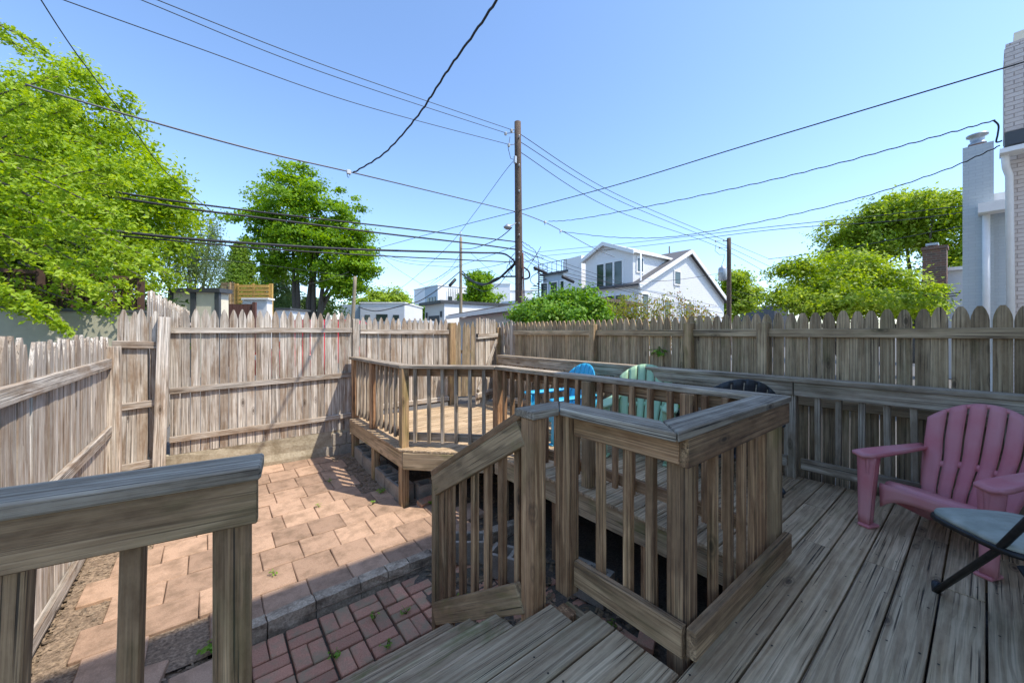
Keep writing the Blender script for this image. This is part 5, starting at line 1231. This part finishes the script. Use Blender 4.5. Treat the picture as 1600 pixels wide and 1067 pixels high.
for i, (a_, m_, b_, lab) in enumerate((((720, 415, 24), (690, 430, 26), (640, 470, 34), 'thin line fanning from the pale pole to the lower left, outermost'), ((720, 412, 24), (680, 442, 27), (648, 463, 33), 'thin line fanning from the pale pole to the lower left, middle'),
        ((720, 395, 24), (695, 428, 26), (655, 445, 30), 'thin line from upper pale pole sloping left'), ((590, 396, 22), (620, 420, 26), (665, 448, 34), 'thin line dropping from the heavy cables to the far houses'), ((590, 397, 22), (640, 412, 24), (720, 418, 24.1), 'shallow line from the heavy cables to the pale pole'),
        ((570, 392, 18), (650, 408, 22), (720, 409, 24.1), 'higher shallow line from the heavy cables to the pale pole'), ((806, 384, 15), (770, 398, 18), (722, 414, 24), 'thin line from main pole sloping down to the pale pole, upper'), ((806, 405, 15), (770, 416, 18), (722, 424, 24), 'thin line from main pole sloping down to the pale pole, lower'),
        ((735, 395, 25), (770, 425, 28), (810, 447, 34), 'thin line slanting behind the main pole to the white stepped building'), ((816, 383, 15), (850, 400, 17), (1000, 452, 22), 'upper line from the main pole across the white house front'),
        ((816, 392, 15), (870, 413, 17.4), (1010, 462, 22), 'second line from the main pole across the white house front'), ((816, 396, 15), (890, 428, 18), (1120, 478, 26), 'third line from the main pole low across the white house'),
        ((816, 404, 15), (900, 436, 18), (1130, 490, 26), 'lowest line from the main pole crossing the white house windows'), ((1000, 440, 20), (1060, 437, 22), (1138, 425, 26), 'thin line across the side gable to the transformer pole'),
        ((1141, 450, 26), (1180, 462, 24), (1300, 470, 18), 'thin line from the transformer pole toward the dogwood, upper'), ((1141, 460, 26), (1180, 474, 24), (1300, 482, 18), 'thin line from the transformer pole toward the dogwood, lower'),
        ((1200, 405, 18), (1300, 392, 14), (1600, 335, 8.5), 'line through the dogwood toward the blue grey house wall'), ((1250, 462, 14), (1400, 463, 12), (1500, 458, 9.5), 'low line through the dogwood to the clapboard annex'),
        ((1250, 480, 14), (1400, 470, 12), (1495, 462, 9.6), 'lowest line through the dogwood to the clapboard annex'), ((430, 452, 21), (500, 440, 22), (545, 425, 26), 'thin line in front of the maple trunks'), ((300, 405, 15), (400, 412, 18), (545, 432, 26.5), 'fine line across the lower maple crown'))):
    wire(lab, [a_, m_, b_], .011 if i < 12 else .013)
def splice(label, a, b, r):
    o = tube('cable_splice', [W(*a), W(*a)+(W(*b)-W(*a))*.05, W(*a)+(W(*b)-W(*a))*.95, W(*b)], [r*.5, r, r, r*.5], 'wire', None, 10); tag(o, label, 'splice case', 'splice cases on the cables')
splice('long black splice case right of the main pole', (834, 418, 15.6), (854, 427, 16.2), .065); splice('second black splice case in front of the white modern house', (878, 432, 17.4), (897, 441, 17.9), .075)
splice('dark splice on the line left of the pale pole', (702, 447, 23.4), (712, 436, 23.7), .10)
for i, (a_, b_, c_) in enumerate((((816, 378, 14.9), (836, 392, 15.6), (842, 412, 15.8)), ((816, 392, 14.9), (832, 400, 15.4), (850, 404, 16)), ((818, 410, 14.9), (834, 404, 15.4), (845, 386, 16)), ((820, 425, 14.9), (832, 408, 15.4), (840, 395, 15.8)), ((804, 396, 15), (796, 408, 15.2), (801, 424, 15)), ((803, 404, 15), (792, 418, 15.4), (800, 432, 15)))):
    wire('tangled drop wire beside the main pole, '+('right of it nearest the top', 'right of it in the middle', 'right of it curling upward', 'right of it lowest', 'left of it upper', 'left of it lower')[i], [a_, b_, c_], .012, twist=.02)
for px_, py_, d_, lab in ((545, 269, 9.1, 'clamp where the service drop joins the span cable'), (852, 347, 16.3, 'clamp on the span cable right of the main pole'), (876, 361, 17.6, 'second clamp on the span cable near the white house')):
    c_ = W(px_, py_, d_); t_ = thing('cable_clamp', lab, 'clamp', c_, 'cable clamps'); box('body', (-.05, -.03, -.05), (.05, .03, .05), 'ceramic', t_, .008, Matrix.Translation(c_))
    tube('loop', [c_+Vector((.03*math.cos(a*.9), .03, -.07+.05*math.sin(a*.9))) for a in range(7)], .008, 'wire', t_, 5)
